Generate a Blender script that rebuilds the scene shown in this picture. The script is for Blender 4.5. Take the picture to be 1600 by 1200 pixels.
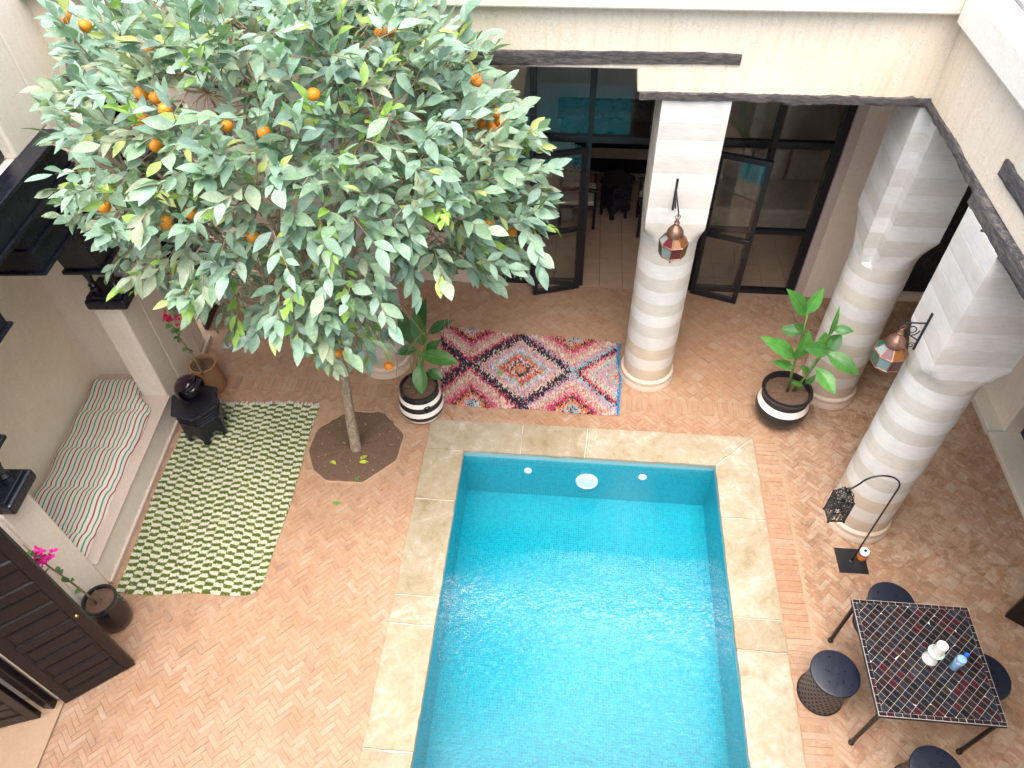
import bpy, math, random
import numpy as np
from mathutils import Vector, Matrix
random.seed(7); rng = np.random.default_rng(7)
PI = math.pi
sc = bpy.context.scene
for o in list(bpy.data.objects): bpy.data.objects.remove(o)

# ------------------------------------------------------------------ camera, sky, sun, exposure
H = 6.4; FPX = 1158.0
def cam_basis(p, y, r):
    cp, sp = math.cos(p), math.sin(p)
    f = np.array([0, cp, sp]); u = np.array([0, -sp, cp]); x = np.array([1., 0, 0])
    cy, sy = math.cos(y), math.sin(y); Z = np.array([[cy, -sy, 0], [sy, cy, 0], [0, 0, 1]])
    f, u, x = Z @ f, Z @ u, Z @ x
    cr, sr = math.cos(r), math.sin(r)
    return np.array([cr*x+sr*u, -(-sr*x+cr*u), f])
CM = cam_basis(math.radians(-47.75), math.radians(6.24), math.radians(-1.52)); CC = np.array([0, 0, H])
def ray(p): return CM.T @ np.array([(p[0]-800)/FPX, (p[1]-600)/FPX, 1])
def gz(p, z=0.): d = ray(p); return CC+(z-H)/d[2]*d          # a sight line met with a height, a depth or a side plane
def gy(p, y): d = ray(p); return CC+y/d[1]*d
def gx(p, x): d = ray(p); return CC+x/d[0]*d
def proj(P):
    v = (np.atleast_2d(P)-CC) @ CM.T
    return np.stack([800+FPX*v[:, 0]/v[:, 2], 600+FPX*v[:, 1]/v[:, 2], v[:, 2]], 1)
cd = bpy.data.cameras.new('camera'); cam = bpy.data.objects.new('camera', cd); sc.collection.objects.link(cam)
cd.sensor_width = 36; cd.lens = FPX/1600*36; cd.clip_end = 300; cd.clip_start = .05
m = Matrix.Identity(4)
for i in range(3): m[i][0] = CM[0][i]; m[i][1] = -CM[1][i]; m[i][2] = -CM[2][i]; m[i][3] = CC[i]
cam.matrix_world = m; sc.camera = cam

SUN_EL, SUN_AZ = math.radians(75), math.radians(192)          # compass bearing with +Y as north
w = bpy.data.worlds.new('World'); sc.world = w; w.use_nodes = True
nt = w.node_tree; nt.nodes.clear()
sky = nt.nodes.new('ShaderNodeTexSky'); sky.sky_type = 'NISHITA'; sky.sun_disc = False
sky.sun_elevation = SUN_EL; sky.sun_rotation = SUN_AZ; sky.air_density = .8; sky.dust_density = 5.0; sky.ozone_density = 1.0
bg = nt.nodes.new('ShaderNodeBackground'); bg.inputs[1].default_value = .10
wo = nt.nodes.new('ShaderNodeOutputWorld')
nt.links.new(sky.outputs[0], bg.inputs[0]); nt.links.new(bg.outputs[0], wo.inputs[0])
sd = bpy.data.lights.new('sun', 'SUN'); sd.energy = 1.5; sd.angle = math.radians(84); sd.color = (1, .94, .85)
sun = bpy.data.objects.new('sun', sd); sc.collection.objects.link(sun)
az = SUN_AZ; sdir = Vector((math.sin(az)*math.cos(SUN_EL), math.cos(az)*math.cos(SUN_EL), math.sin(SUN_EL)))
sun.rotation_euler = sdir.to_track_quat('Z', 'Y').to_euler()
sc.view_settings.view_transform = 'Standard'; sc.view_settings.look = 'None'; sc.view_settings.exposure = 2.24; sc.view_settings.gamma = 1
sc.cycles.use_denoising = True; sc.cycles.max_bounces = 8; sc.cycles.diffuse_bounces = 6; sc.cycles.transparent_max_bounces = 12
sc.cycles.sample_clamp_indirect = 6

# ------------------------------------------------------------------ helpers
def link(o, parent=None):
    sc.collection.objects.link(o)
    if parent: o.parent = parent
    return o
def tag(o, label=None, cat=None, group=None, kind=None):
    if label: o['label'] = label
    if cat: o['category'] = cat
    if group: o['group'] = group
    if kind: o['kind'] = kind
    return o
def thing(name, label, cat, loc=(0, 0, 0), rz=0, group=None):
    o = bpy.data.objects.new(name, None); o.empty_display_size = .1; link(o)
    o.location = loc; o.rotation_euler = (0, 0, rz)
    return tag(o, label, cat, group)
class MB:
    def __init__(s): s.v = []; s.f = []; s.c = []; s.uv = {}
    def add(s, vs, fs, col=None, uv=None):
        n = len(s.v); s.v += [tuple(map(float, p)) for p in vs]
        for f in fs:
            s.f.append(tuple(i+n for i in f)); s.c.append(col)
        if uv is not None:
            for i, q in enumerate(uv): s.uv[n+i] = q
        return s
    def box(s, x0, x1, y0, y1, z0, z1, col=None, T=None):
        p = [(x0, y0, z0), (x1, y0, z0), (x1, y1, z0), (x0, y1, z0), (x0, y0, z1), (x1, y0, z1), (x1, y1, z1), (x0, y1, z1)]
        if T is not None: p = [tuple(T(*q)) for q in p]
        return s.add(p, [(3, 2, 1, 0), (4, 5, 6, 7), (0, 1, 5, 4), (1, 2, 6, 5), (2, 3, 7, 6), (3, 0, 4, 7)], col)
    def prism(s, poly, z0, z1, T=None, col=None):
        n = len(poly); p = [(x, y, z0) for x, y in poly]+[(x, y, z1) for x, y in poly]
        if T is not None: p = [tuple(T(*q)) for q in p]
        return s.add(p, [tuple(range(n-1, -1, -1)), tuple(range(n, 2*n))]+[(i, (i+1) % n, n+(i+1) % n, n+i) for i in range(n)], col)
    def tube(s, path, r, n=8, cap=True, col=None):
        P = [Vector(p) for p in path]; R = r if hasattr(r, '__len__') else [r]*len(P)
        vs = []; up = Vector((0, 0, 1))
        t0 = (P[1]-P[0]).normalized(); a = t0.orthogonal().normalized()
        for i, p in enumerate(P):
            t = (P[min(i+1, len(P)-1)]-P[max(i-1, 0)]).normalized()
            a = (a-t*a.dot(t)); a = a.normalized() if a.length > 1e-6 else t.orthogonal().normalized()
            b = t.cross(a)
            vs += [p+(a*math.cos(2*PI*k/n)+b*math.sin(2*PI*k/n))*R[i] for k in range(n)]
        fs = [(i*n+k, i*n+(k+1) % n, (i+1)*n+(k+1) % n, (i+1)*n+k) for i in range(len(P)-1) for k in range(n)]
        if cap: fs += [tuple(range(n-1, -1, -1)), tuple(range((len(P)-1)*n, len(P)*n))]
        return s.add(vs, fs, col)
    def lathe(s, prof, n=32, c=(0, 0, 0), cols=None, cap=True, ph=0):
        vs = [(c[0]+r*math.cos(2*PI*k/n+ph), c[1]+r*math.sin(2*PI*k/n+ph), c[2]+z) for r, z in prof for k in range(n)]
        base = len(s.v); s.v += [tuple(map(float, q)) for q in vs]
        for i in range(len(prof)-1):
            for k in range(n):
                s.f.append((base+i*n+k, base+i*n+(k+1) % n, base+(i+1)*n+(k+1) % n, base+(i+1)*n+k)); s.c.append(cols[i] if cols else None)
        if cap:
            s.f.append(tuple(base+k for k in range(n-1, -1, -1))); s.c.append(cols[0] if cols else None)
            s.f.append(tuple(base+(len(prof)-1)*n+k for k in range(n))); s.c.append(cols[-1] if cols else None)
        return s
    def sphere(s, c, r, n=12, m=8, col=None, sz=1.):
        prof = [(max(r*math.sin(PI*i/m), 1e-4), -r*sz*math.cos(PI*i/m)) for i in range(m+1)]
        return s.lathe(prof, n, c, [col]*m, cap=False)
    def build(s, name, mat, parent=None, smooth=False, bevel=0, kind=None):
        me = bpy.data.meshes.new(name); me.from_pydata(s.v, [], s.f); 
        if any(c is not None for c in s.c):
            a = me.color_attributes.new('tint', 'FLOAT_COLOR', 'CORNER'); buf = []
            for f, c in zip(s.f, s.c): buf += list((c or (1, 1, 1))[:3])*1 and [*(c or (1, 1, 1))[:3], 1.0]*len(f)
            a.data.foreach_set('color', buf)
        if s.uv:
            l = me.uv_layers.new(name='UVMap'); buf = []
            for f in s.f:
                for i in f: buf += list(s.uv.get(i, (0, 0)))
            l.data.foreach_set('uv', buf)
        me.materials.append(mat)
        if smooth is True: me.polygons.foreach_set('use_smooth', [True]*len(me.polygons))
        elif smooth:
            me.polygons.foreach_set('use_smooth', [True]*len(me.polygons)); me.set_sharp_from_angle(angle=math.radians(smooth))
        me.update(); o = bpy.data.objects.new(name, me); link(o, parent)
        if bevel:
            b = o.modifiers.new('bevel', 'BEVEL'); b.width = bevel; b.segments = 2; b.limit_method = 'ANGLE'; b.angle_limit = math.radians(40)
        if kind: o['kind'] = kind
        return o
def copy_obj(o, parent=None):
    c = o.copy(); link(c)
    c.parent = parent
    return c

# ------------------------------------------------------------------ materials
def newmat(name):
    m = bpy.data.materials.new(name); m.use_nodes = True; nt = m.node_tree; nt.nodes.clear()
    return m, nt
def N(nt, t, ins=None, **kw):
    n = nt.nodes.new('ShaderNode'+t)
    for k, v in kw.items(): setattr(n, k, v)
    for k, v in (ins or {}).items():
        if isinstance(v, bpy.types.NodeSocket): nt.links.new(v, n.inputs[k])
        else: n.inputs[k].default_value = v
    return n
def c4(c): return (*c[:3], 1.)
def ramp(nt, fac, stops, interp='LINEAR'):
    n = N(nt, 'ValToRGB', {0: fac}); r = n.color_ramp; r.interpolation = interp
    while len(r.elements) < len(stops): r.elements.new(.5)
    for e, (p, c) in zip(r.elements, stops): e.position = p; e.color = c4(c) if hasattr(c, '__len__') else (c, c, c, 1)
    return n.outputs[0]
def mix(nt, fac, a, b, mode='MIX'):
    n = N(nt, 'Mix', data_type='RGBA', blend_type=mode)
    for k, v in ((0, fac), (6, a), (7, b)):
        if isinstance(v, bpy.types.NodeSocket): nt.links.new(v, n.inputs[k])
        else: n.inputs[k].default_value = c4(v) if hasattr(v, '__len__') else v
    return n.outputs[2]
def pos(nt, scale=(1, 1, 1), local=False, rot=(0, 0, 0)):
    src = N(nt, 'TexCoord').outputs['Object'] if local else N(nt, 'NewGeometry').outputs['Position']
    return N(nt, 'Mapping', {'Vector': src, 'Scale': scale, 'Rotation': rot}).outputs[0]
def noise(nt, vec, scale, detail=4, rough=.55, dist=0):
    return N(nt, 'TexNoise', {'Vector': vec, 'Scale': scale, 'Detail': detail, 'Roughness': rough, 'Distortion': dist}).outputs[0]
def out(nt, sh): o = N(nt, 'OutputMaterial'); nt.links.new(sh, o.inputs[0])
def pbsdf(nt, color, rough=.6, bump=None, bs=.3, bd=.01, **kw):
    p = N(nt, 'BsdfPrincipled')
    for k, v in {'Base Color': color, 'Roughness': rough, **kw}.items():
        if isinstance(v, bpy.types.NodeSocket): nt.links.new(v, p.inputs[k])
        else: p.inputs[k].default_value = c4(v) if hasattr(v, '__len__') else v
    if bump is not None:
        b = N(nt, 'Bump', {'Height': bump, 'Strength': bs, 'Distance': bd}); nt.links.new(b.outputs[0], p.inputs['Normal'])
    return p.outputs[0]
def plain(name, col, rough=.5, var=.15, scale=30, bump=.15, **kw):
    m, nt = newmat(name); v = pos(nt, local=True)
    n = noise(nt, v, scale, 5)
    c = mix(nt, n, tuple(x*(1-var) for x in col), tuple(min(1, x*(1+var)) for x in col))
    rr = ramp(nt, noise(nt, v, scale*.5, 3), [(.3, max(0, rough-.08)), (.7, min(1, rough+.1))])
    out(nt, pbsdf(nt, c, rr, n, bump, .004, **kw)); return m
def tinted(name, rough=.6, var=.2, scale=40, bump=.2, local=False, **kw):
    m, nt = newmat(name); v = pos(nt, local=local); a = N(nt, 'Attribute', attribute_name='tint').outputs['Color']
    n = noise(nt, v, scale, 5)
    c = mix(nt, 1., a, ramp(nt, n, [(.25, 1-var), (.75, 1+var*.6)]), 'MULTIPLY')
    out(nt, pbsdf(nt, c, rough, n, bump, .003, **kw)); return m
def plaster(name, base, alt, streak=0., streakc=(.42, .27, .14), crack=0., blotch=.6):
    m, nt = newmat(name); v = pos(nt)
    big = noise(nt, v, 1.1, 5, .6, .6); mid = noise(nt, v, 6, 6, .6, .8); fine = noise(nt, v, 55, 4, .6)
    c = mix(nt, ramp(nt, big, [(.35, 0.), (.68, blotch)]), base, alt)
    c = mix(nt, ramp(nt, mid, [(.45, 0.), (.75, .35)]), c, tuple(min(1, x*1.12) for x in base))
    c = mix(nt, .35, c, mix(nt, 1., c, ramp(nt, fine, [(.3, .75), (.7, 1.12)]), 'MULTIPLY'))
    if streak:
        s = noise(nt, pos(nt, (9, 9, .55)), 2.2, 5, .6, .2); s2 = noise(nt, pos(nt, (26, 26, 1.2)), 2., 3)
        f = mix(nt, 1., ramp(nt, s, [(.47, 0.), (.72, streak)]), ramp(nt, s2, [(.3, .3), (.7, 1.)]), 'MULTIPLY')
        c = mix(nt, f, c, streakc)
    if crack:
        vo = N(nt, 'TexVoronoi', {'Vector': mix(nt, .12, v, N(nt, 'TexNoise', {'Vector': v, 'Scale': 14.}).outputs[1]), 'Scale': 26.}, feature='DISTANCE_TO_EDGE').outputs[0]
        cm = mix(nt, 1., ramp(nt, vo, [(0., crack), (.09, 0.)]), ramp(nt, mid, [(.4, .0), (.6, 1.)]), 'MULTIPLY')
        c = mix(nt, cm, c, tuple(x*.55 for x in base))
    h = mix(nt, .35, mid, fine)
    out(nt, pbsdf(nt, c, .72, h, .35, .012)); return m
M = {}
M['plaster'] = plaster('plaster_cream', (.85, .78, .675), (.78, .69, .56), .22, (.6, .46, .31))
M['facade'] = plaster('plaster_facade', (.72, .645, .53), (.65, .555, .415), .5, (.54, .38, .21), .5)
M['niche'] = plaster('plaster_niche', (.88, .79, .63), (.82, .70, .52), .1, (.6, .46, .31), blotch=.8)
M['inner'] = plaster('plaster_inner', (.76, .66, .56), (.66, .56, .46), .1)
M['cornice'] = plaster('plaster_cornice', (.66, .62, .535), (.60, .53, .42), .1, crack=.25)
M['roof'] = plaster('roof_lime', (.70, .68, .61), (.66, .62, .54), 0)
M['pinkstone'] = plaster('bench_stone', (.56, .46, .40), (.48, .385, .325), 0, crack=.15)
M['grout'] = plaster('grout', (.36, .245, .16), (.30, .19, .115), 0)
M['black_wood'] = plain('black_painted_wood', (.010, .011, .019), .28, .3, 14, .04)
M['brown_black'] = plain('dark_door_paint', (.010, .007, .009), .3, .2, 9, .01, **{'Specular IOR Level': .3})
M['black_metal'] = plain('black_metal', (.010, .010, .013), .35, .3, 40, .1)
M['steel_dark'] = plain('dark_steel_frame', (.009, .010, .015), .32, .3, 20, .06)
M['soil'] = plain('soil', (.105, .062, .040), .95, .7, 60, 1.)
M['glazed_black'] = plain('glazed_black', (.012, .012, .016), .12, .2, 20, .05)
M['terracotta'] = plain('terracotta', (.32, .165, .08), .6, .35, 12, .15)
M['stem'] = plain('green_stem', (.11, .20, .045), .5, .3, 30, .1)
M['brown_stem'] = plain('brown_stem', (.24, .17, .10), .8, .35, 40, .4)
M['brass'] = plain('brass', (.55, .36, .13), .35, .3, 30, .1, Metallic=1.)
M['copper'] = plain('copper', (.27, .155, .115), .36, .4, 60, .4, Metallic=.8)
M['white_gloss'] = plain('white_ceramic', (.78, .77, .72), .3, .06, 20, .05)
M['white_plastic'] = plain('white_plastic', (.8, .83, .85), .35, .05, 20, .05)
M['blue_plastic'] = plain('blue_plastic', (.01, .13, .72), .35, .1, 20, .05)
M['tint_matte'] = tinted('tint_matte', .8, .25, 50, .4)
M['tint_gloss'] = tinted('tint_gloss', .18, .15, 30, .06)
M['tint_tile'] = tinted('tint_tile', .14, .35, 60, .12)
M['yarn'] = tinted('yarn', .95, .3, 160, .2)
M['slab'] = None
# weathered wood
m_, nt = newmat('weathered_wood'); v = pos(nt, (1.2, 1.2, 9)); v2 = pos(nt, (3, 3, 40))
g = noise(nt, v, 5, 8, .7, 1.2); g2 = noise(nt, v2, 6, 6, .7, .6)
c = ramp(nt, mix(nt, .5, g, g2), [(.32, (.012, .012, .016)), (.47, (.055, .05, .055)), (.58, (.15, .13, .12)), (.72, (.30, .27, .24))])
out(nt, pbsdf(nt, c, .85, g2, .8, .02)); M['old_wood'] = m_
# bark
m_, nt = newmat('bark'); v = pos(nt, (1, 1, .35)); g = noise(nt, v, 38, 8, .7, .8); g2 = noise(nt, pos(nt), 7, 4)
c = ramp(nt, g, [(.3, (.10, .075, .05)), (.5, (.25, .20, .14)), (.68, (.42, .37, .29))])
c = mix(nt, ramp(nt, g2, [(.5, 0.), (.7, .5)]), c, (.22, .21, .13))
out(nt, pbsdf(nt, c, .9, g, .8, .01)); M['bark'] = m_
# fired floor brick with lime wash worn into it
m_, nt = newmat('floor_brick'); v = pos(nt); a = N(nt, 'Attribute', attribute_name='tint').outputs['Color']
n1 = noise(nt, v, 26, 6, .65, .5); n2 = noise(nt, v, 1.0, 5, .6, .5); n3 = noise(nt, v, 9, 7, .7, 1.0); n4 = noise(nt, v, 120, 3)
c = mix(nt, 1., a, ramp(nt, n1, [(.25, .74), (.75, 1.16)]), 'MULTIPLY')
dust = mix(nt, 1., ramp(nt, n2, [(.34, .2), (.62, 1.)]), ramp(nt, n3, [(.34, .12), (.64, .92)]), 'MULTIPLY')
c = mix(nt, .34, c, (.31, .182, .105)); c = mix(nt, mix(nt, .25, dust, (0, 0, 0)), c, (.41, .285, .20))
c = mix(nt, ramp(nt, noise(nt, v, 3.3, 6, .7, 1.5), [(.60, 0.), (.78, .4)]), c, (.21, .11, .065))
px_ = N(nt, 'SeparateXYZ', {0: v}).outputs[0]
right = N(nt, 'MapRange', {0: px_, 1: 1.9, 2: 2.9, 3: .25, 4: 1.}).outputs[0]
sm = mix(nt, 1., ramp(nt, noise(nt, v, 5.5, 8, .75, 2.2), [(.50, 0.), (.62, .75)]), right, 'MULTIPLY')
c = mix(nt, sm, c, (.46, .34, .25))
sm2 = mix(nt, 1., ramp(nt, noise(nt, v, 4.1, 8, .75, 1.4), [(.53, 0.), (.65, .65)]), right, 'MULTIPLY')
c = mix(nt, sm2, c, (.15, .075, .045))
out(nt, pbsdf(nt, c, ramp(nt, n3, [(.3, .42), (.7, .75)]), mix(nt, .4, n1, n4), .45, .006)); M['brick'] = m_
# limestone coping
m_, nt = newmat('limestone'); v = pos(nt); n1 = noise(nt, v, 2.2, 6, .62, 1.); n2 = noise(nt, v, 9, 7, .7, .8); n3 = noise(nt, v, 70, 4)
a = N(nt, 'Attribute', attribute_name='tint').outputs['Color']
c = ramp(nt, mix(nt, .45, n1, n2), [(.34, (.21, .16, .09)), (.44, (.28, .228, .152)), (.54, (.325, .28, .208)), (.65, (.46, .43, .37))])
c = mix(nt, 1., c, a, 'MULTIPLY'); c = mix(nt, .25, c, mix(nt, 1., c, ramp(nt, n3, [(.3, .6), (.7, 1.2)]), 'MULTIPLY'))
out(nt, pbsdf(nt, c, .62, mix(nt, .5, n2, n3), .4, .006)); M['slab'] = m_
# column stone (tint attribute, alabaster-like)
m_, nt = newmat('column_stone'); v = pos(nt); a = N(nt, 'Attribute', attribute_name='tint').outputs['Color']
n1 = noise(nt, v, 3, 6, .6, .8); n2 = noise(nt, pos(nt, (1, 1, 5)), 9, 6, .65, .4); n3 = noise(nt, v, 80, 4)
c = mix(nt, 1., a, ramp(nt, mix(nt, .5, n1, n2), [(.33, .84), (.62, 1.06)]), 'MULTIPLY')
c = mix(nt, ramp(nt, n1, [(.54, 0.), (.8, .3)]), c, (.70, .56, .40))
zz0 = N(nt, 'SeparateXYZ', {0: v}).outputs[2]
c = mix(nt, mix(nt, 1., ramp(nt, N(nt, 'MapRange', {0: zz0, 1: 0., 2: .9}).outputs[0], [(0., .55), (1., 0.)]), ramp(nt, n2, [(.3, .2), (.65, 1.)]), 'MULTIPLY'), c, (.52, .39, .27))
out(nt, pbsdf(nt, c, .58, mix(nt, .4, n2, n3), .3, .006)); M['column'] = m_
# pool mosaic: small square tiles on one plane
def mosaic(name, axis):
    m, nt = newmat(name); p = N(nt, 'SeparateXYZ', {0: N(nt, 'NewGeometry').outputs['Position']})
    a, b = [('X', 'Z'), ('Y', 'Z'), ('X', 'Y')][axis]
    v = N(nt, 'CombineXYZ', {0: p.outputs[a], 1: p.outputs[b]}).outputs[0]
    br = N(nt, 'TexBrick', {'Vector': v, 'Color1': (0, .19, .28, 1), 'Color2': (.0, .30, .39, 1), 'Mortar': (.01, .36, .44, 1), 'Scale': 1., 'Mortar Size': .0022, 'Mortar Smooth': .2, 'Bias': 0., 'Brick Width': .026, 'Row Height': .026}, offset=0., squash=1.)
    c = mix(nt, ramp(nt, noise(nt, v, 1.3, 4), [(.3, 0.), (.7, .35)]), br.outputs[0], (.0, .285, .385))
    if axis != 2:
        c = mix(nt, 1., c, (1.1, 1.1, 1.1), 'MULTIPLY')  # wall tiles coloured lighter than the floor, making up for light they miss
        line = ramp(nt, N(nt, 'MapRange', {0: p.outputs['Z'], 1: -.30, 2: 0.}).outputs[0], [(0., 0.), (.68, 0.), (.70, .75), (1., .75)])
        c = mix(nt, line, c, (.25, .40, .42))
    out(nt, pbsdf(nt, c, .25, br.outputs[1], -.3, .002)); return m
M['mosaic_y'], M['mosaic_x'], M['mosaic_z'] = mosaic('mosaic_end', 0), mosaic('mosaic_side', 1), mosaic('mosaic_floor', 2)
def schlick(nt, f0, normal=None):
    lw_ = N(nt, 'LayerWeight', {'Blend': .5})
    if normal is not None: nt.links.new(normal, lw_.inputs['Normal'])
    p5 = N(nt, 'Math', {0: lw_.outputs['Facing'], 1: 5.}, operation='POWER').outputs[0]
    return N(nt, 'MapRange', {0: p5, 1: 0., 2: 1., 3: f0, 4: 1.}).outputs[0]
def glass(name, tint=(.93, .96, .97), ior=1.5, rough=.0):
    m, nt = newmat(name); tr = N(nt, 'BsdfTransparent', {0: c4(tint)}); gl = N(nt, 'BsdfGlossy', {'Roughness': rough})
    ms = N(nt, 'MixShader', {0: schlick(nt, ((ior-1)/(ior+1))**2), 1: tr.outputs[0], 2: gl.outputs[0]}); out(nt, ms.outputs[0]); return m
# water
m_, nt = newmat('water'); v = pos(nt)
h = noise(nt, pos(nt, (1, 1.5, 1), rot=(0, 0, .6)), 3.0, 3, .5, 1.2); h2 = noise(nt, pos(nt, (1, 1.35, 1), rot=(0, 0, -.5)), 19, 4, .6, 1.6)
# livelier close to the near (inlet) end
rip = N(nt, 'MapRange', {0: N(nt, 'SeparateXYZ', {0: v}).outputs[1], 1: 3.7, 2: 1.7, 3: .05, 4: 1.})
hh = mix(nt, .38, h, h2)
b = N(nt, 'Bump', {'Height': hh, 'Strength': rip.outputs[0], 'Distance': .24})
tr = N(nt, 'BsdfTransparent', {0: (.93, .98, 1, 1)}); gl = N(nt, 'BsdfGlossy', {'Roughness': .03, 'Normal': b.outputs[0]})
ms = N(nt, 'MixShader', {0: schlick(nt, .062, b.outputs[0]), 1: tr.outputs[0], 2: gl.outputs[0]}); out(nt, ms.outputs[0]); M['water'] = m_
M['pane'] = glass('window_glass', (.93, .95, .95), 1.55); M['bottle'] = glass('bottle_pet', (.84, .93, 1.), 1.45, .05)
def cglass(name, col):
    m, nt = newmat(name); out(nt, pbsdf(nt, mix(nt, noise(nt, pos(nt), 90, 3), tuple(x*.3 for x in col), tuple(x*.62 for x in col)), .12, noise(nt, pos(nt), 120, 2), .3, .003, **{'Transmission Weight': .25})); return m
CG = [cglass('red_glass', (.42, .02, .04)), cglass('green_glass', (.03, .30, .16)), cglass('amber_glass', (.45, .17, .015)), cglass('blue_glass', (.02, .06, .38)), cglass('clear_glass', (.50, .66, .66)), cglass('amber_glass', (.33, .13, .02)), cglass('blue_glass', (.02, .05, .26)), cglass('wine_glass', (.22, .03, .05))]
# citrus leaf
def leafmat(name, dusty=.5, rough=.42, dustc=(.40, .43, .34)):
    m, nt = newmat(name); v = pos(nt); a = N(nt, 'Attribute', attribute_name='tint').outputs['Color']
    n1 = noise(nt, v, 55, 5, .65, .5); n2 = noise(nt, v, 14, 3)
    c = mix(nt, 1., a, ramp(nt, n2, [(.3, .78), (.7, 1.18)]), 'MULTIPLY')
    c = mix(nt, ramp(nt, n1, [(.50, 0.), (.72, dusty)]), c, dustc)
    p = pbsdf(nt, c, rough, n1, .15, .002)
    t = N(nt, 'BsdfTranslucent', {0: mix(nt, 1., c, (1.1, 1.3, .55), 'MULTIPLY')})
    ms = N(nt, 'MixShader', {0: .22, 1: p, 2: t.outputs[0]}); out(nt, ms.outputs[0]); return m
M['leaf'] = leafmat('citrus_leaf', .55, .5); M['broadleaf'] = leafmat('broad_leaf', .08, .35)
m_, nt = newmat('orange_peel'); v = pos(nt); n1 = noise(nt, v, 220, 2); n2 = noise(nt, v, 9, 3)
out(nt, pbsdf(nt, ramp(nt, n2, [(.25, (.55, .15, .006)), (.5, (.70, .25, .008)), (.75, (.76, .36, .02))]), .4, n1, .25, .002)); M['orange'] = m_
m_, nt = newmat('bract'); out(nt, pbsdf(nt, N(nt, 'Attribute', attribute_name='tint').outputs['Color'], .6)); M['bract'] = m_

# ------------------------------------------------------------------ the courtyard floor
PX0, PX1, PY0, PY1 = -1.068, 1.612, .35, 4.775            # pool opening
CX0, CX1, CY1 = -1.49, 2.045, 5.18                        # outer edge of the coping
fl = MB()
for (x0, x1, y0, y1) in [(-6.4, PX0-.1, -1.2, 7.6), (PX1+.1, 6.2, -1.2, 7.6), (PX0-.1, PX1+.1, PY1+.1, 7.6), (PX0-.1, PX1+.1, -1.2, PY0-.1)]:
    fl.add([(x0, y0, -.005), (x1, y0, -.005), (x1, y1, -.005), (x0, y1, -.005)], [(0, 1, 2, 3)])
floor = tag(fl.build('courtyard_floor', M['grout']), 'worn terracotta brick paving of the courtyard in herringbone', None, None, 'structure')
BR = [(.50, .275, .165), (.53, .31, .195), (.48, .255, .15), (.56, .35, .235), (.53, .335, .23), (.50, .285, .18), (.44, .225, .135), (.57, .39, .28), (.52, .285, .16), (.55, .325, .195)]
def brick_col(x, y):
    c = np.array(BR[rng.integers(len(BR))])*rng.uniform(.93, 1.06)
    if rng.random() < .04: c = np.array((.60, .47, .37))
    if rng.random() < .012: c = np.array((.33, .19, .13))
    if x > 2.4 and rng.random() < .3: c = c*rng.uniform(.6, .85)
    if x > 2.3 and rng.random() < .15: c = np.array((.62, .5, .4))
    return tuple(c*np.array((.57, .525, .465)))
bricks = []       # (cx, cy, ang, L, W, col)
PIT = [tuple(gz(p)[:2]) for p in [(482, 705), (497, 670), (545, 643), (600, 645), (632, 680), (620, 720), (567, 755), (510, 752), (490, 735)]]
PITC = np.mean(PIT, 0)
def in_poly(x, y, P):
    c = False; j = len(P)-1
    for i in range(len(P)):
        if (P[i][1] > y) != (P[j][1] > y) and x < (P[j][0]-P[i][0])*(y-P[i][1])/(P[j][1]-P[i][1])+P[i][0]: c = not c
        j = i
    return c
WALL = lambda y: -4.35-(y-5.0)*.074
def region(x, y):
    if y > 7.58 or y < .5 or x < WALL(y)-.02 or x > 4.72: return None
    if CX0+.03 < x < CX1-.03 and y < CY1-.03: return None
    if in_poly(x, y, PIT): return None
    if CX1 < x < 2.28 and y < 5.2: return 'S'
    if 5.46 < y < 5.68 and x > -4.3: return 'R'
    if y >= 5.68 or x > 2.72: return 'D'
    return 'H'
W_, L_ = .048, .144; gp = .0026; s45 = math.sqrt(.5)
def uvxy(a, b): return ((a-b)*s45, (a+b)*s45+3)
n_ = 3
for k in range(-180, 180):
    for j in range(-36, 37):
        bx, by = k+2*n_*j, k
        for (c0, r0, w_, h_) in ((bx, by, n_, 1), (bx+n_, by+1-n_, 1, n_)):
            a, b_ = (c0+w_/2)*W_, (r0+h_/2)*W_
            x, y = uvxy(a, b_)
            if not (-4.8 < x < 5 and .4 < y < 7.7): continue
            if region(x, y) != 'H': continue
            bricks.append((x, y, PI/4 if w_ > h_ else 3*PI/4, L_-gp, W_-gp))
for i in range(-80, 80):
    for j in range(-80, 80):
        q = .108; x, y = uvxy(i*q, j*q)
        if -4.8 < x < 5 and .4 < y < 7.7 and region(x, y) == 'D':
            if rng.random() < .3: 
                for t in (-.25, .25): bricks.append((x+t*q*s45, y+t*q*s45, 3*PI/4, q-gp, q/2-gp))
            else: bricks.append((x, y, PI/4, q-gp, q-gp))
y = .5
while y < 5.2: bricks.append(((CX1+2.28)/2+.005, y, 0, .225, .056-gp)); y += .056
x = -4.25
while x < 4.6: bricks.append((x, 5.57, PI/2, .215, .056-gp)); x += .0565
def brick_mesh(mb, x, y, a, L, W, org=(0, 0, 0)):
    a += rng.normal(0, .012); ca, sa = math.cos(a), math.sin(a); z = rng.normal(0, .0012); tx, ty = rng.normal(0, .006, 2); ch = .0018
    vs = []
    for (hx, hy, zz) in [(L/2, W/2, -.02), (L/2, W/2, -.002), (L/2-ch, W/2-ch, 0)]:
        for sx, sy in ((-1, -1), (1, -1), (1, 1), (-1, 1)):
            px, py = sx*hx, sy*hy
            if zz > -.01: px += rng.normal(0, .0012); py += rng.normal(0, .0012)
            vs.append((x+px*ca-py*sa-org[0], y+px*sa+py*ca-org[1], z+zz+tx*px+ty*py))
    mb.add(vs, [(8, 9, 10, 11)]+[(r*4+i, r*4+(i+1) % 4, r*4+4+(i+1) % 4, r*4+4+i) for r in (0, 1) for i in range(4)], brick_col(x, y))
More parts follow.
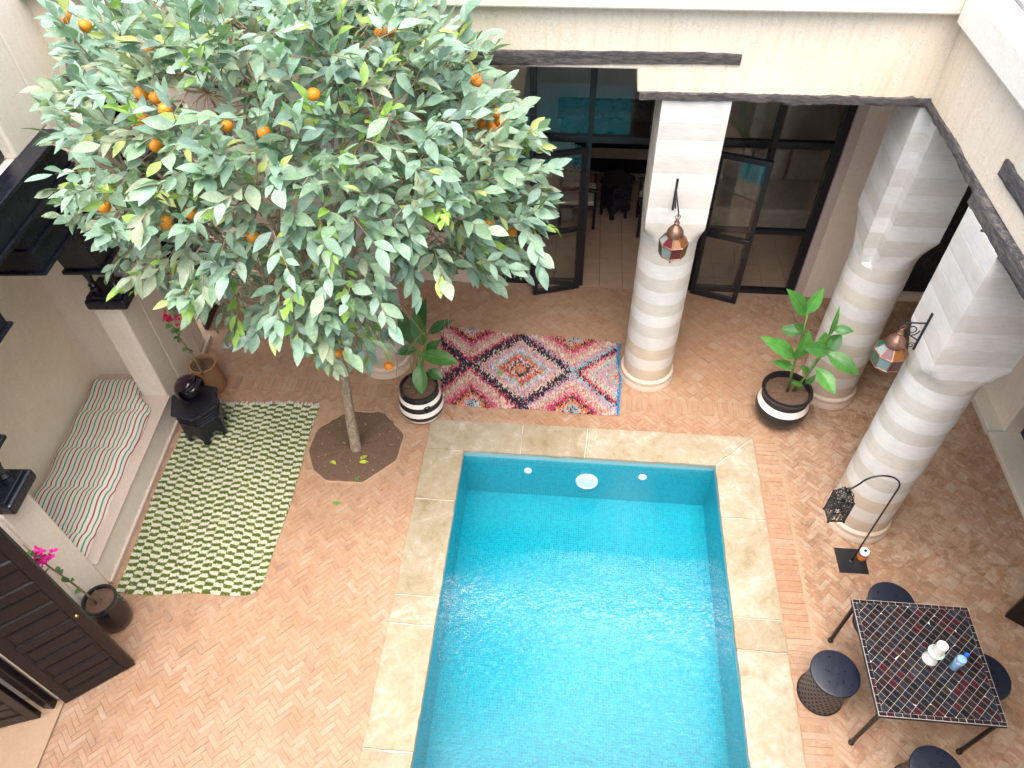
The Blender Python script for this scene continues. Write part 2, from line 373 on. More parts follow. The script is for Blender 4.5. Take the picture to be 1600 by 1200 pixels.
BP = np.array([(b[0], b[1], 0) for b in bricks]); pp = proj(BP)
def covered(x, y):     # under rugs, table and stools
    return (-4.3 < x < -2.7 and 2.8 < y < 5.3) or (2.0 < x < 3.75 and 1.6 < y < 3.3)
vis = [i for i in range(len(bricks)) if 12 < pp[i, 0] < 1588 and 30 < pp[i, 1] < 1190 and not covered(*BP[i, :2])]
vis.sort(key=lambda i: pp[i, 2]/math.sqrt(bricks[i][3]*bricks[i][4]/.009)); single = set(vis[:300])
rest = MB()
for i, b in enumerate(bricks):
    if i in single:
        mb = MB(); brick_mesh(mb, *b, org=(b[0], b[1], 0)); o = mb.build('brick', M['brick'], floor); o.location = (b[0], b[1], 0)
    else: brick_mesh(rest, *b)
rest.build('brick_paving', M['brick'], floor, kind='stuff')

# tree pit
pit = MB(); n = 36; ring = []
def pit_r(t):
    d = np.array((math.cos(t), math.sin(t)))
    best = 9
    for i in range(len(PIT)):
        a = np.array(PIT[i])-PITC; b = np.array(PIT[(i+1) % len(PIT)])-PITC; e = b-a
        den = d[0]*e[1]-d[1]*e[0]
        if abs(den) < 1e-9: continue
        s = (a[0]*e[1]-a[1]*e[0])/den; q = (a[0]*d[1]-a[1]*d[0])/den
        if s > 0 and -.001 <= q <= 1.001: best = min(best, s)
    return best
ts = [2*PI*i/72 for i in range(72)]; rr = [pit_r(t) for t in ts]
vs = []
for fr_, z in ((1.0, .008), (.97, .012), (.9, .010), (.7, .012), (.45, .016), (.2, .026), (.02, .036)):
    for t, r in zip(ts, rr): vs.append((PITC[0]+math.cos(t)*r*fr_, PITC[1]+math.sin(t)*r*fr_, z+rng.normal(0, .006)))
fs = [(i*72+k, i*72+(k+1) % 72, (i+1)*72+(k+1) % 72, (i+1)*72+k) for i in range(6) for k in range(72)]
pit.add(vs, fs); soil = tag(pit.build('tree_pit_soil', M['soil'], smooth=True), 'bare brown soil in the octagonal pit around the orange tree', None, None, 'structure')
rim = MB(); vs = []
for fr_, z in ((1.03, -.006), (1.025, .012), (.995, .016), (.985, .002)):
    for t, r in zip(ts, rr): vs.append((PITC[0]+math.cos(t)*r*fr_*(1+rng.normal(0, .004)), PITC[1]+math.sin(t)*r*fr_*(1+rng.normal(0, .004)), z))
rim.add(vs, [(i*72+k, i*72+(k+1) % 72, (i+1)*72+(k+1) % 72, (i+1)*72+k) for i in range(3) for k in range(72)]); rim.build('pit_edge', M['grout'], soil, smooth=True)
peb = MB()
for i in range(110):
    t = rng.uniform(0, 2*PI); r = pit_r(t)*math.sqrt(rng.uniform(.05, .85)); g_ = rng.uniform(.003, .008)
    peb.sphere((PITC[0]+math.cos(t)*r, PITC[1]+math.sin(t)*r, .012), g_, 6, 4, tuple(np.array((.3, .22, .16))*rng.uniform(.4, 1.4)), .6)
peb.build('soil_crumbs', M['tint_matte'], soil, kind='stuff')

# ------------------------------------------------------------------ pool
WD = -.76; WL = -.085
basin = tag(bpy.data.objects.new('pool_basin', None), 'turquoise mosaic swimming pool basin', None, None, 'structure'); link(basin)
def sheet(name, pts, mat, parent): return MB().add(pts, [(0, 1, 2, 3)]).build(name, mat, parent)
sheet('pool_floor', [(PX0, PY0, WD), (PX1, PY0, WD), (PX1, PY1, WD), (PX0, PY1, WD)], M['mosaic_z'], basin)
sheet('end_wall', [(PX0, PY1, WD), (PX1, PY1, WD), (PX1, PY1, -.015), (PX0, PY1, -.015)], M['mosaic_y'], basin)
sheet('end_wall', [(PX1, PY0, WD), (PX0, PY0, WD), (PX0, PY0, -.015), (PX1, PY0, -.015)], M['mosaic_y'], basin)
sheet('side_wall', [(PX0, PY0, WD), (PX0, PY1, WD), (PX0, PY1, -.015), (PX0, PY0, -.015)], M['mosaic_x'], basin)
sheet('side_wall', [(PX1, PY1, WD), (PX1, PY0, WD), (PX1, PY0, -.015), (PX1, PY1, -.015)], M['mosaic_x'], basin)
# underwater lamp and the two inlets on the far wall
def disc_on_wall(name, px, r, sq, mat, prof):
    c = gy(px, PY1); mb = MB(); vs = []; n = 24
    for rr_, d in prof:
        for k in range(n): vs.append((c[0]+r*rr_*math.cos(2*PI*k/n), PY1-d, c[2]+r*sq*rr_*math.sin(2*PI*k/n)))
    mb.add(vs, [(i*n+k, i*n+(k+1) % n, (i+1)*n+(k+1) % n, (i+1)*n+k) for i in range(len(prof)-1) for k in range(n)]+[tuple(range((len(prof)-1)*n, len(prof)*n))])
    return mb.build(name, mat, basin, smooth=40)
disc_on_wall('pool_lamp', (917, 751), .125, 1., M['white_plastic'], [(1, 0), (1, .02), (.92, .035), (.8, .038), (.76, .028), (.3, .034), (.05, .036)])
for p in ((825, 735), (1004, 745)): disc_on_wall('water_inlet', p, .045, 1., M['white_plastic'], [(1, 0), (1, .012), (.7, .02), (.6, .012), (.25, .03), (.1, .03)])
wm = MB(); nx, ny = 4, 6
wm.add([(PX0, PY0, WL), (PX1, PY0, WL), (PX1, PY1, WL), (PX0, PY1, WL)], [(0, 1, 2, 3)])
tag(wm.build('pool_water', M['water']), 'rippled clear water filling the pool', None, None, 'structure')
cop = thing('pool_coping', 'pale limestone coping slabs framing the turquoise pool', 'coping')
gq = .006
def slab(poly, col):
    P = np.array(poly); c = P.mean(0); P = c+(P-c)*(1-2*gq/np.maximum(np.ptp(P, 0), .05))
    pts = []
    for i in range(len(P)):                       # slightly irregular worn edges
        a, b = P[i], P[(i+1) % len(P)]; k = max(2, int(np.linalg.norm(b-a)/.08))
        for t in range(k): q = a+(b-a)*t/k; pts.append(q+(rng.normal(0, .003, 2) if t else 0))
    mb = MB(); z = .018+rng.normal(0, .001); n = len(pts); inn = [c+(q-c)*.988 for q in pts]
    mb.add([(*q, -.02) for q in pts]+[(*q, z-.007) for q in pts]+[(*q, z) for q in inn],
           [(r*n+i, r*n+(i+1) % n, r*n+n+(i+1) % n, r*n+n+i) for r in (0, 1) for i in range(n)]+[tuple(range(2*n, 3*n))], col)
    return mb.build('coping_slab', M['slab'], cop)
lj = [CY1]+[gz((600, y))[1] for y in (776, 928, 973, 1173)]+[.9, .0]
rj = [CY1]+[gz((1180, y))[1] for y in (813, 968, 1018)]+[1.5, .7, .0]
ov = .012                                         # slab nose over the water
tl, trr = gz((816, 680))[0], gz((914, 683))[0]
tints = [(1, 1, 1), (.93, .90, .86), (1.06, 1.06, 1.06), (.97, .96, .92), (1.08, 1.1, 1.12), (.92, .93, .9)]
slab([(CX0, PY1-ov), (PX0+ov-.0, PY1-ov), (tl, PY1-ov), (tl, CY1), (CX0, CY1)], tints[0])
slab([(tl, PY1-ov), (trr, PY1-ov), (trr+.03, CY1), (tl, CY1)], tints[1])
slab([(trr, PY1-ov), (PX1-ov, PY1-ov), (CX1, CY1), (trr+.03, CY1)], tints[2])
lj[0] = PY1-ov
for i in range(len(lj)-1): slab([(CX0, lj[i+1]), (PX0+ov, lj[i+1]), (PX0+ov, lj[i]), (CX0, lj[i])], tints[(i*2+3) % 6])
slab([(PX1-ov, rj[1]), (CX1, rj[1]), (CX1, CY1-.004), (PX1-ov, PY1-ov-.006)], tints[4])
for i in range(1, len(rj)-1): slab([(PX1-ov, rj[i+1]), (CX1, rj[i+1]), (CX1, rj[i]), (PX1-ov, rj[i])], tints[(i*3+1) % 6])
bed = MB()
for (x0, x1, y0, y1) in [(CX0+.01, PX0-.004, 0, CY1-.01), (PX1+.004, CX1-.01, 0, CY1-.01), (PX0-.004, PX1+.004, PY1+.004, CY1-.01)]: bed.box(x0, x1, y0, y1, -.03, .006)
bed.build('mortar_bed', M['pinkstone'], cop)

# ------------------------------------------------------------------ walls
YF = 5.80; XR = 2.712; ZB = 3.55; ZC = 4.215
def XZ(y0): return lambda a, b, c: (a, c, b)              # polygon in x,z pushed along y
def YZ(a, b, c): return (c, a, b)
fac = thing('portico_facade', 'cream plaster facade above the portico facing the pool', 'wall')
MB().prism([(-4.75, ZC), (3.2, ZC), (3.2, ZB), (.44, ZB), (.42, 3.735), (-.72, 3.735), (-.72, ZB), (-4.75, ZB)], YF, YF+.34, XZ(0)).build('plaster_wall', M['facade'], fac, bevel=.012)
MB().box(-4.75, 6.2, YF-.09, YF+.45, ZC, ZC+.17).build('cornice', M['cornice'], fac, bevel=.015)
def rough_beam(name, p0, p1, hh, dd, parent, seed, taper=1., n=26, wob=.012):
    r = np.random.default_rng(seed); p0, p1 = np.array(p0, float), np.array(p1, float); d = (p1-p0)/np.linalg.norm(p1-p0); side = np.cross(d, (0, 0, 1.))
    vs = []; ww = np.cumsum(r.normal(0, wob*.45, n)); ww -= np.linspace(0, ww[-1], n)
    for i in range(n):
        t = i/(n-1); c = p0+(p1-p0)*t; sc_ = 1+(taper-1)*t
        for (qx, qz) in ((1, -.9), (1.02, -.33), (1.02, .33), (1, .9), (.9, 1), (-.33, 1), (-.9, 1), (-1, .33), (-1, -.33), (-.9, -1), (.33, -1), (.9, -1)):
            vs.append(c+side*(qx*dd/2+r.normal(0, wob*.25))+np.array((0, 0, 1))*(qz*hh/2*sc_+ww[i]+r.normal(0, wob*.3)))
    k = 12
    return MB().add(vs, [(i*k+j, i*k+(j+1) % k, (i+1)*k+(j+1) % k, (i+1)*k+j) for i in range(n-1) for j in range(k)]+[tuple(range(k-1, -1, -1)), tuple(range((n-1)*k, n*k))]).build(name, M['old_wood'], parent, smooth=55)
rough_beam('wooden_lintel', (-1.75, YF+.115, 3.80), (1.2, YF+.11, 3.832), .15, .25, fac, 3, .55, 40, .005)
rough_beam('edge_beam', (.46, YF+.10, 3.525), (1.75, YF+.10, 3.525), .062, .24, fac, 4, 1.1, 30, .007)
rough_beam('edge_beam', (1.6, YF+.10, 3.525), (2.72, YF+.10, 3.525), .075, .24, fac, 5, .9, 30, .009)
rough_beam('edge_beam', (-4.5, YF+.10, 3.525), (-.74, YF+.10, 3.525), .065, .24, fac, 6, 1., 40, .012)
rf = thing('side_gallery_facade', 'cream plaster wall above the right hand colonnade', 'wall')
MB().prism([(-1.0, ZC-.05), (YF-.001, ZC-.05), (YF-.001, ZB-.01), (-1.0, ZB-.01)], XR, XR+.34, YZ).build('plaster_wall', M['facade'], rf, bevel=.01)
MB().box(XR-.09, 6.2, -1., YF-.091, ZC-.05, ZC+.17).build('cornice', M['roof'], rf, bevel=.015)
rough_beam('edge_beam', (XR+.10, YF+.0, 3.515), (XR+.10, 4.5, 3.505), .07, .24, rf, 7, 1.1, 30, .008)
rough_beam('edge_beam', (XR+.075, 4.58, 3.495), (XR+.075, 2.2, 3.485), .12, .25, rf, 8, 1.2, 40, .009)
rough_beam('wooden_lintel', (XR+.10, 4.47, 3.775), (XR+.10, 2.2, 3.775), .115, .24, rf, 9, 1., 30, .008)
roofs = MB()
roofs.box(-4.75, 6.2, YF+.451, 11.2, ZC, ZC+.166)
tag(roofs.build('roof_terrace', M['roof']), 'pale lime washed roof terrace behind the cornice', None, None, 'structure')
gp_ = gz((1597, 6), ZC+.17)
tag(MB().prism([(gp_[0]-.04, gp_[1]-.12), (gp_[0]+.5, gp_[1]-.6), (gp_[0]+.9, gp_[1]+.3), (gp_[0]-.02, gp_[1]+.4)], ZC+.171, ZC+.2).build('roofing_felt', plain('grey_felt', (.2, .2, .2), .9, .5, 20, .6), bevel=.004), 'grey roofing felt patch on the terrace, top right corner', 'roofing')
ce = MB(); ce.box(-4.75, 5.2, YF+.341, 7.9, 3.62, 3.75); ce.box(XR+.341, 5.2, -1., YF+.34, 3.62, 3.75)
tag(ce.build('portico_ceiling', M['inner']), 'plaster ceiling of the covered walk', None, None, 'structure')
# left wall in its own frame: u along the wall (towards the portico), v into it
LO = np.array((-4.35, 5.0, 0)); LU = np.array((-.0738, .9973, 0)); LV = np.array((-.9973, -.0738, 0))
def LW(u, v, z): return LO+LU*u+LV*v+np.array((0, 0, z))
lw = thing('alcove_wall', 'cream plaster side wall holding the cushioned alcove', 'wall')
a = MB()
TOPZ = 4.7
a.box(.32, .95, .0, 1.0, 0, TOPZ, T=LW); a.box(0, .32, 0, .28, 0, 1.67, T=LW); a.box(-2.37, -2.05, 0, .28, 0, 1.67, T=LW); a.box(.95, 1.13, .03, 1.0, 0, 3.56, T=LW)
a.box(-2.37, .32, 0, .40, 3.0, 3.38, T=LW); a.box(-.21, .32, 0, .4, 3.38, TOPZ, T=LW); a.box(-2.37, -1.25, 0, .4, 3.38, TOPZ, T=LW); a.box(-1.25, -.21, 0, .4, 4.25, TOPZ, T=LW)
a.box(-3.12, -2.37, 0, 1.0, 0, TOPZ, T=LW); a.box(-4.4, -3.12, 0, .4, 2.55, TOPZ, T=LW); a.box(-7, -4.4, 0, 1.0, 0, TOPZ, T=LW)
a.build('plaster_wall', M['plaster'], lw, bevel=.02)
# far end of the wall, rounded nose
no = MB(); arc = [(.0, 1.13), (.0, 1.13)]
poly = [(1.129, .40)]+[(1.129+.13*math.sin(t), .03+.13-.13*math.cos(t)) for t in np.linspace(0, PI/2, 8)]+[(1.259, .40)]
no.prism(poly, 0, 3.56, T=lambda u, v, z: LW(u, v, z)); no.build('rounded_end', M['plaster'], lw, smooth=50)
MB().box(-.0, 1.27, -.018, .02, 0, .07, T=LW).build('skirting', M['pinkstone'], lw, bevel=.008)
nb = MB(); nb.box(-2.37, .32, .88, 1.0, .3, 3.0, T=LW); nb.box(-2.37, .32, .4, .9, 3.0, 3.05, T=LW); nb.build('alcove_back', M['niche'], lw)
bn = MB(); bn.box(-2.05, 0, -.01, .88, .04, .345, T=LW); bn.build('bench_riser', M['plaster'], lw, bevel=.012)
bn = MB(); bn.box(-2.05, 0, -.03, .28, .345, .372, T=LW); bn.box(-2.37, .32, .28, .88, .345, .372, T=LW); bn.build('bench_seat', M['pinkstone'], lw, bevel=.008)
MB().box(-2.05, 0, -.035, .1, 0, .05, T=LW).build('plinth', M['pinkstone'], lw, bevel=.006)
# window above the alcove
wn = MB(); wn.box(-1.25, -.21, .12, .4, 3.38, 4.25, T=LW); wo_ = wn.build('window_shutter', M['black_wood'], lw)
MB().box(-1.25, -.21, .09, .12, 3.40, 3.47, T=LW).build('shutter_rail', M['black_wood'], lw, bevel=.006)
# inner back wall, right wall
bw = thing('portico_back_wall', 'shaded plaster wall behind the columns around the glazed doors', 'wall')
YD = 7.57
a = MB(); a.box(-5.2, -1.28, YD, YD+.2, 0, 3.62); a.box(-1.28, 2.86, YD, YD+.2, 3.28, 3.62); a.box(2.97, 3.72, YD, YD+.2, 0, 3.62); a.box(3.72, 4.72, YD, YD+.2, 2.6, 3.62); a.box(3.72, 4.72, YD, YD+.2, 0, .12)
a.build('plaster_wall', M['inner'], bw)
MB().box(2.86, 2.97, YD-.012, YD+.2, 0, 3.61).build('jamb_strip', plaster('jamb', (.55, .46, .40), (.48, .38, .34), 0, crack=.5), bw, bevel=.004)
MB().box(-1.45, -1.28, YD-.012, YD+.2, 0, 3.61).build('jamb_strip', M['inner'], bw, bevel=.004)
rw = thing('gallery_side_wall', 'cream plaster wall at the right edge behind the columns', 'wall')
a = MB(); XW = 4.70
a.box(XW, XW+.4, 5.42, YD+.2, 0, 3.62); a.box(XW, XW+.4, 4.2, 5.42, 2.5, 3.62); a.box(XW, XW+.4, -1, 4.2, 0, 3.62)
a.build('plaster_wall', M['plaster'], rw, bevel=.015)
MB().box(4.545, XW+.01, 5.42, YD, 0, .085).build('skirting_ledge', M['cornice'], rw, bevel=.012); MB().box(4.545, XW+.01, 3.4, 4.2, 0, .085).build('skirting_ledge', M['cornice'], rw, bevel=.012)
MB().box(4.56, XW+.3, 4.2, 5.42, 0, .06).build('door_step', M['cornice'], rw, bevel=.01)
MB().box(XW+.18, XW+.3, 4.2, 5.42, .06, 2.5).build('recessed_door', M['black_wood'], rw, bevel=.006)
tag(MB().box(3.74, 4.71, YD+.05, YD+.11, .12, 2.6).build('dark_door', M['black_wood'], bevel=.006), 'dark blue black door behind the corner column', 'door')
gwll = MB(); gwll.box(-5.2, 5.2, -1.3, -1.0, 0, 4.3)
tag(gwll.build('near_wall', M['plaster']), 'plaster wall below the viewer', None, None, 'structure')

# ------------------------------------------------------------------ columns
def radial(poly, t):
    d = (math.cos(t), math.sin(t)); best = 1e9
    for i in range(len(poly)):
        ax, ay = poly[i]; bx, by = poly[(i+1) % len(poly)]; ex, ey = bx-ax, by-ay; den = d[0]*ey-d[1]*ex
        if abs(den) < 1e-12: continue
        s = (ax*ey-ay*ex)/den; q = (ax*d[1]-ay*d[0])/den
        if s > 0 and -1e-6 <= q <= 1+1e-6: best = min(best, s)
    return best
def column(cx, cy, label, hs=.276, notch=None, ztop=3.5, seed=1, zt=1.93):
    r = np.random.default_rng(seed)
    t = thing('stone_column', label, 'column', (cx, cy, 0), 0, 'banded stone columns of the courtyard')
    sq = [(-hs, -hs), (hs, -hs), (hs, hs), (-hs, hs)]
    if notch: sq = [(-hs+notch, -hs), (hs, -hs), (hs, hs), (-hs, hs), (-hs, -hs+notch), (-hs+notch, -hs+notch)]
    ang = set(2*PI*k/64 for k in range(64))
    for (px, py) in sq:
        a_ = math.atan2(py, px) % (2*PI); ang |= {a_, a_-.004, a_+.004}
    ang = sorted(ang); RS = [radial(sq, x) for x in ang]; n = len(ang)
    def R(z, i):
        r0 = hs
        if z <= zt: lim = r0
        else: q = min(1, (z-zt)/.36); lim = r0+(.42-r0)*(1-math.cos(q*PI/2))
        return min(lim, RS[i]) if z > zt else r0
    base = MB(); base.lathe([(hs+.037, 0), (hs+.037, .055), (hs+.024, .075), (hs+.024, .085), (hs+.029, .1), (hs+.024, .125), (hs+.008, .14), (hs-.002, .15)], 48); base.build('base_ring', M['pinkbase'], t, smooth=35)
    z = .15; k = 0
    while z < ztop-.01:
        hgt = .165*r.uniform(.92, 1.08); z1 = min(z+hgt, ztop) if ztop-z-hgt > .06 else ztop
        light = k % 2 == 1
        col = np.array((.645, .64, .625) if light else (.55, .525, .48))*r.uniform(.96, 1.04)
        if z > 2.3: col = col*.5+np.array((.585, .57, .54))*.5
        if z < .6 and not light: col = col*np.array((.97, .88, .78))
        zs = [z, z+.004]+[z+(z1-z)*q for q in (.2, .4, .6, .8)]+[z1-.004, z1]; off = [.0004, 0, 0, 0, 0, 0, 0, .0004]
        pr = r.uniform(0, .0008)
        mb = MB(); vs = []
        for zz, o_ in zip(zs, off):
            for i in range(n):
                q = R(zz, i)-o_+pr+(r.normal(0, .0005) if z+.02 < zz < z1-.02 else 0); vs.append((q*math.cos(ang[i]), q*math.sin(ang[i]), zz))
        mb.add(vs, [(a_*n+i, a_*n+(i+1) % n, (a_+1)*n+(i+1) % n, (a_+1)*n+i) for a_ in range(len(zs)-1) for i in range(n)]+[tuple(range(n-1, -1, -1)), tuple(range((len(zs)-1)*n, len(zs)*n))], tuple(col))
        mb.build('stone_course', M['column'], t, smooth=28); z = z1; k += 1
    return t
M['pinkbase'] = plaster('column_base', (.60, .49, .40), (.52, .39, .30), 0, crack=.2)
column(.925, 6.075, 'banded stone column in front of the open glazed doors', seed=1)
column(2.955, 5.975, 'banded stone column at the corner behind the round black pot', hs=.29, notch=.125, seed=2, ztop=3.48)
column(2.935, 4.26, 'banded stone column beside the black hook lantern', seed=3, ztop=3.432, zt=2.08)
column(-2.17, 6.05, 'banded stone column half hidden behind the orange tree', seed=4)

# ------------------------------------------------------------------ glazed doors and the room behind
gs = thing('glazed_screen', 'black framed glass screen across the portico back wall', 'window', (0, 0, 0))
fw = .055
def bar(x0, x1, z0, z1, y0=YD+.02, y1=YD+.09, name='frame_bar', par=None): return MB().box(x0, x1, y0, y1, z0, z1).build(name, M['steel_dark'], par or gs, bevel=.005)
bar(-1.27, -1.17, 0, 3.28); bar(2.76, 2.858, 0, 3.28); bar(-1.17, 2.76, 3.2, 3.28); bar(-1.17, 2.76, 2.07, 2.15)
for x in (-.52, .115, .80, 1.515, 2.12): bar(x-.035, x+.035, 2.15, 3.2)
for x in (-.52, .105, 1.525, 2.12): bar(x-.035, x+.035, 0, 2.07)
for x0, x1 in ((-1.17, -.555), (-.485, .07), (1.56, 2.085), (2.155, 2.76)): bar(x0, x1, 0, .07); bar(x0, x1, .93, .99) if x0 > 0 else None
def pane(x0, x1, z0, z1, par=gs, y=YD+.055): return MB().box(x0, x1, y-.003, y+.003, z0, z1).build('glass_pane', M['pane'], par)
tx = [-1.17, -.555, -.485, .08, .15, .765, .835, 1.48, 1.55, 2.085, 2.155, 2.76]
for i in range(0, 12, 2): pane(tx[i]-.01, tx[i+1]+.01, 2.14, 3.21)
for x0, x1 in ((-1.18, -.545), (-.495, .08), (1.55, 2.095), (2.145, 2.77)): pane(x0, x1, .06, 2.08)
def glass_leaf(hinge, free, label, hand):
    h_, f_ = np.array(hinge), np.array(free); L = np.linalg.norm(f_-h_); ang = math.atan2(*(f_-h_)[::-1])
    t = thing('glazed_door_leaf', label, 'door', (h_[0], h_[1], 0), ang)
    for (x0, x1, z0, z1, nm) in [(0, .06, .015, 2.04, 'stile'), (L-.06, L, .015, 2.04, 'stile'), (.06, L-.06, .015, .08, 'rail'), (.06, L-.06, 1.975, 2.04, 'rail'), (.06, L-.06, .93, .985, 'rail')]:
        MB().box(x0, x1, -.025, .025, z0, z1).build(nm, M['steel_dark'], t, bevel=.004)
    for z0, z1 in ((.075, .935), (.98, 1.98)): MB().box(.055, L-.055, -.003, .003, z0, z1).build('glass_pane', M['pane'], t)
    MB().tube([(L-.03, hand*.03, 1.02), (L-.03, hand*.075, 1.02), (L-.13, hand*.075, 1.02)], .009, 8).build('handle', M['black_metal'], t)
    for z in (.3, 1.0, 1.7): MB().lathe([(.012, z-.04), (.012, z+.04)], 8, (-.005, -.02*hand, 0)).build('hinge', M['black_metal'], t)
glass_leaf((.09, 7.55), (-.50, 7.36), 'open glazed door leaf left of the doorway, next to the tree', 1)
glass_leaf((1.54, 7.55), (2.105, 7.37), 'open glazed door leaf folded back behind the middle column', -1)
rm = MB(); rm.box(-3.6, 4.6, 10.9, 11.1, 0, 3.5); rm.box(-3.8, -3.6, YD+.2, 11.1, 0, 3.5); rm.box(4.6, 4.8, YD+.2, 11.1, 0, 3.5); rm.box(-3.8, 4.8, YD+.2, 11.1, 3.4, 3.55)
tag(rm.build('salon_walls', M['inner']), 'dim plaster walls of the room behind the glass', None, None, 'structure')
rfl = MB()
tm = plain('salon_tile', (.40, .27, .19), .45, .25, 6, .15)
for i in range(27):
    for j in range(12):
        x, y_ = -3.6+i*.305, YD+.2+j*.305-.19
        rfl.box(x, x+.3, y_, y_+.3, -.02, .0+rng.normal(0, .0006))
tag(rfl.build('salon_floor', tm), 'tiled floor of the room behind the glass', None, None, 'structure')
def hex_table(name, label, x, y, h, r, rz, scale_legs=True):
    t = thing(name, label, 'side table', (x, y, 0), rz)
    tt0 = MB().prism([(r*math.cos(PI/3*k), r*math.sin(PI/3*k)) for k in range(6)], h-.035, h).build('table_top', M['black_wood'], t, bevel=.008)
    MB().prism([(r*.8*math.cos(PI/3*k), r*.8*math.sin(PI/3*k)) for k in range(6)], h-.0, h+.004).build('top_inlay', M['black_metal'], tt0, bevel=.002)
    rr_ = r*.86
    for k in range(6):
        a0, a1 = PI/3*k, PI/3*(k+1); A = Vector((rr_*math.cos(a0), rr_*math.sin(a0), 0)); B = Vector((rr_*math.cos(a1), rr_*math.sin(a1), 0)); nrm = ((A+B)/2).normalized()
        # apron panel with a pointed arch cut from below
        prof = [(0, 0), (.17, 0), (.20, .10), (.14, .16), (.24, .20), (.33, .27), (.5, .36), (.67, .27), (.76, .20), (.86, .16), (.80, .10), (.83, 0), (1, 0), (1, 1), (0, 1)]
        vs = []
        for off in (0, -.018):
            for (q, z) in prof: p_ = A.lerp(B, q); vs.append((p_.x+nrm.x*off, p_.y+nrm.y*off, z*(h-.035)))
        n = len(prof); sp0 = MB().add(vs, [tuple(range(n)), tuple(range(2*n-1, n-1, -1))]+[(i, n+i, n+(i+1) % n, (i+1) % n) for i in range(n)]).build('side_panel', M['black_wood'], t)
        mo = MB()
        for zz in (.72, .80, .88): 
            P, Q = A.lerp(B, .06)+nrm*.006, A.lerp(B, .94)+nrm*.006; mo.tube([(P.x, P.y, zz*(h-.03)), (Q.x, Q.y, zz*(h-.03))], .006, 6)
        mo.build('moulding', M['black_wood'], sp0)
    return t
hex_table('side_table', 'black carved hexagonal side table in the room seen through the doorway', .57, 9.3, .55, .27, .3)
def armchair(x, y, rz, label):
    t = thing('armchair', label, 'chair', (x, y, 0), rz)
    MB().box(-.26, .26, -.26, .26, .34, .38).build('seat_frame', M['black_wood'], t, bevel=.01)
    MB().box(-.25, .25, -.25, .25, .38, .46).build('cushion', plain('ecru_fabric', (.55, .5, .42), .9, .1, 50, .3), t, bevel=.03)
    for sx in (-1, 1):
        for sy in (-1, 1): MB().tube([(sx*.24, sy*.24, 0), (sx*.24, sy*.24, .64 if sy < 0 else .85)], .022, 8).build('leg', M['black_wood'], t)
        MB().tube([(sx*.24, -.28, .62), (sx*.24, 0, .66), (sx*.24, .25, .64)], .028, 8).build('armrest', M['black_wood'], t)
    MB().box(-.24, .24, .22, .25, .5, .86).build('backrest', M['black_wood'], t, bevel=.01)
armchair(.02, 9.1, PI/2, 'black armchair with pale cushion left of the indoor table'); armchair(1.13, 8.95, -PI/2, 'black armchair with pale cushion right of the indoor table')
def sofa(x0, x1, y0, y1, back, label):
    t = thing('salon_sofa', label, 'sofa', ((x0+x1)/2, (y0+y1)/2, 0)); cx, cy = (x0+x1)/2, (y0+y1)/2
    fab = plain('sofa_fabric', (.42, .36, .30), .95, .35, 14, .3)
    MB().box(x0-cx, x1-cx, y0-cy, y1-cy, 0, .4).build('seat', fab, t, bevel=.04)
    n = 3
    for i in range(n):
        a0, a1 = x0-cx+(x1-x0)*i/n+.02, x0-cx+(x1-x0)*(i+1)/n-.02
        mb = MB(); P = []
        for k in range(9):
            for l in range(7):
                u, v_ = k/8*2-1, l/6*2-1; th = .09*max(0, (1-u**4))**.5*max(0, (1-v_**4))**.5
                P.append((u, v_, th))
        cxx = (a0+a1)/2; vs = [(cxx+u*(a1-a0)/2, y1-cy-.12-th, .62+v_*.24) for u, v_, th in P]+[(cxx+u*(a1-a0)/2, y1-cy-.12+th, .62+v_*.24) for u, v_, th in P]
        fs = [(k*7+l, (k+1)*7+l, (k+1)*7+l+1, k*7+l+1) for k in range(8) for l in range(6)]; fs += [tuple(63+q for q in f[::-1]) for f in fs]
        mb.add(vs, fs).build('back_cushion', fab, t, smooth=True)
sofa(-1.3, -.05, 9.0, 9.9, 1, 'pale patterned sofa indoors behind the left glazed leaf')
sofa(1.9, 3.5, 8.9, 9.8, 1, 'cream sofa with three back cushions indoors on the right')
ct = thing('salon_counter', 'dark wooden counter along the back of the room', 'counter', (.6, 10.6, 0))
MB().box(-.9, .9, -.25, .25, 0, .9).build('body', M['brown_black'], ct); MB().box(-.95, .95, -.3, .28, .9, .95).build('counter_top', M['black_wood'], ct)
MB().box(-.9, .9, -.258, -.25, .25, .42).build('tile_band', plain('tan_tile', (.35, .27, .17), .4, .4, 5, .1), ct)

# dark doors of the left end of the portico
ld = thing('panelled_door', 'black door leaf at the far left end behind the tree', 'door', tuple(LW(1.42, .10, 0)), math.atan2(LU[1], LU[0]))
MB().box(0, .8, -.025, .025, .01, 2.3).build('leaf', M['black_wood'], ld, bevel=.006)
for z in (.15, .85, 1.55): MB().box(.1, .7, -.035, -.024, z, z+.55).build('panel', M['black_wood'], ld, bevel=.01)

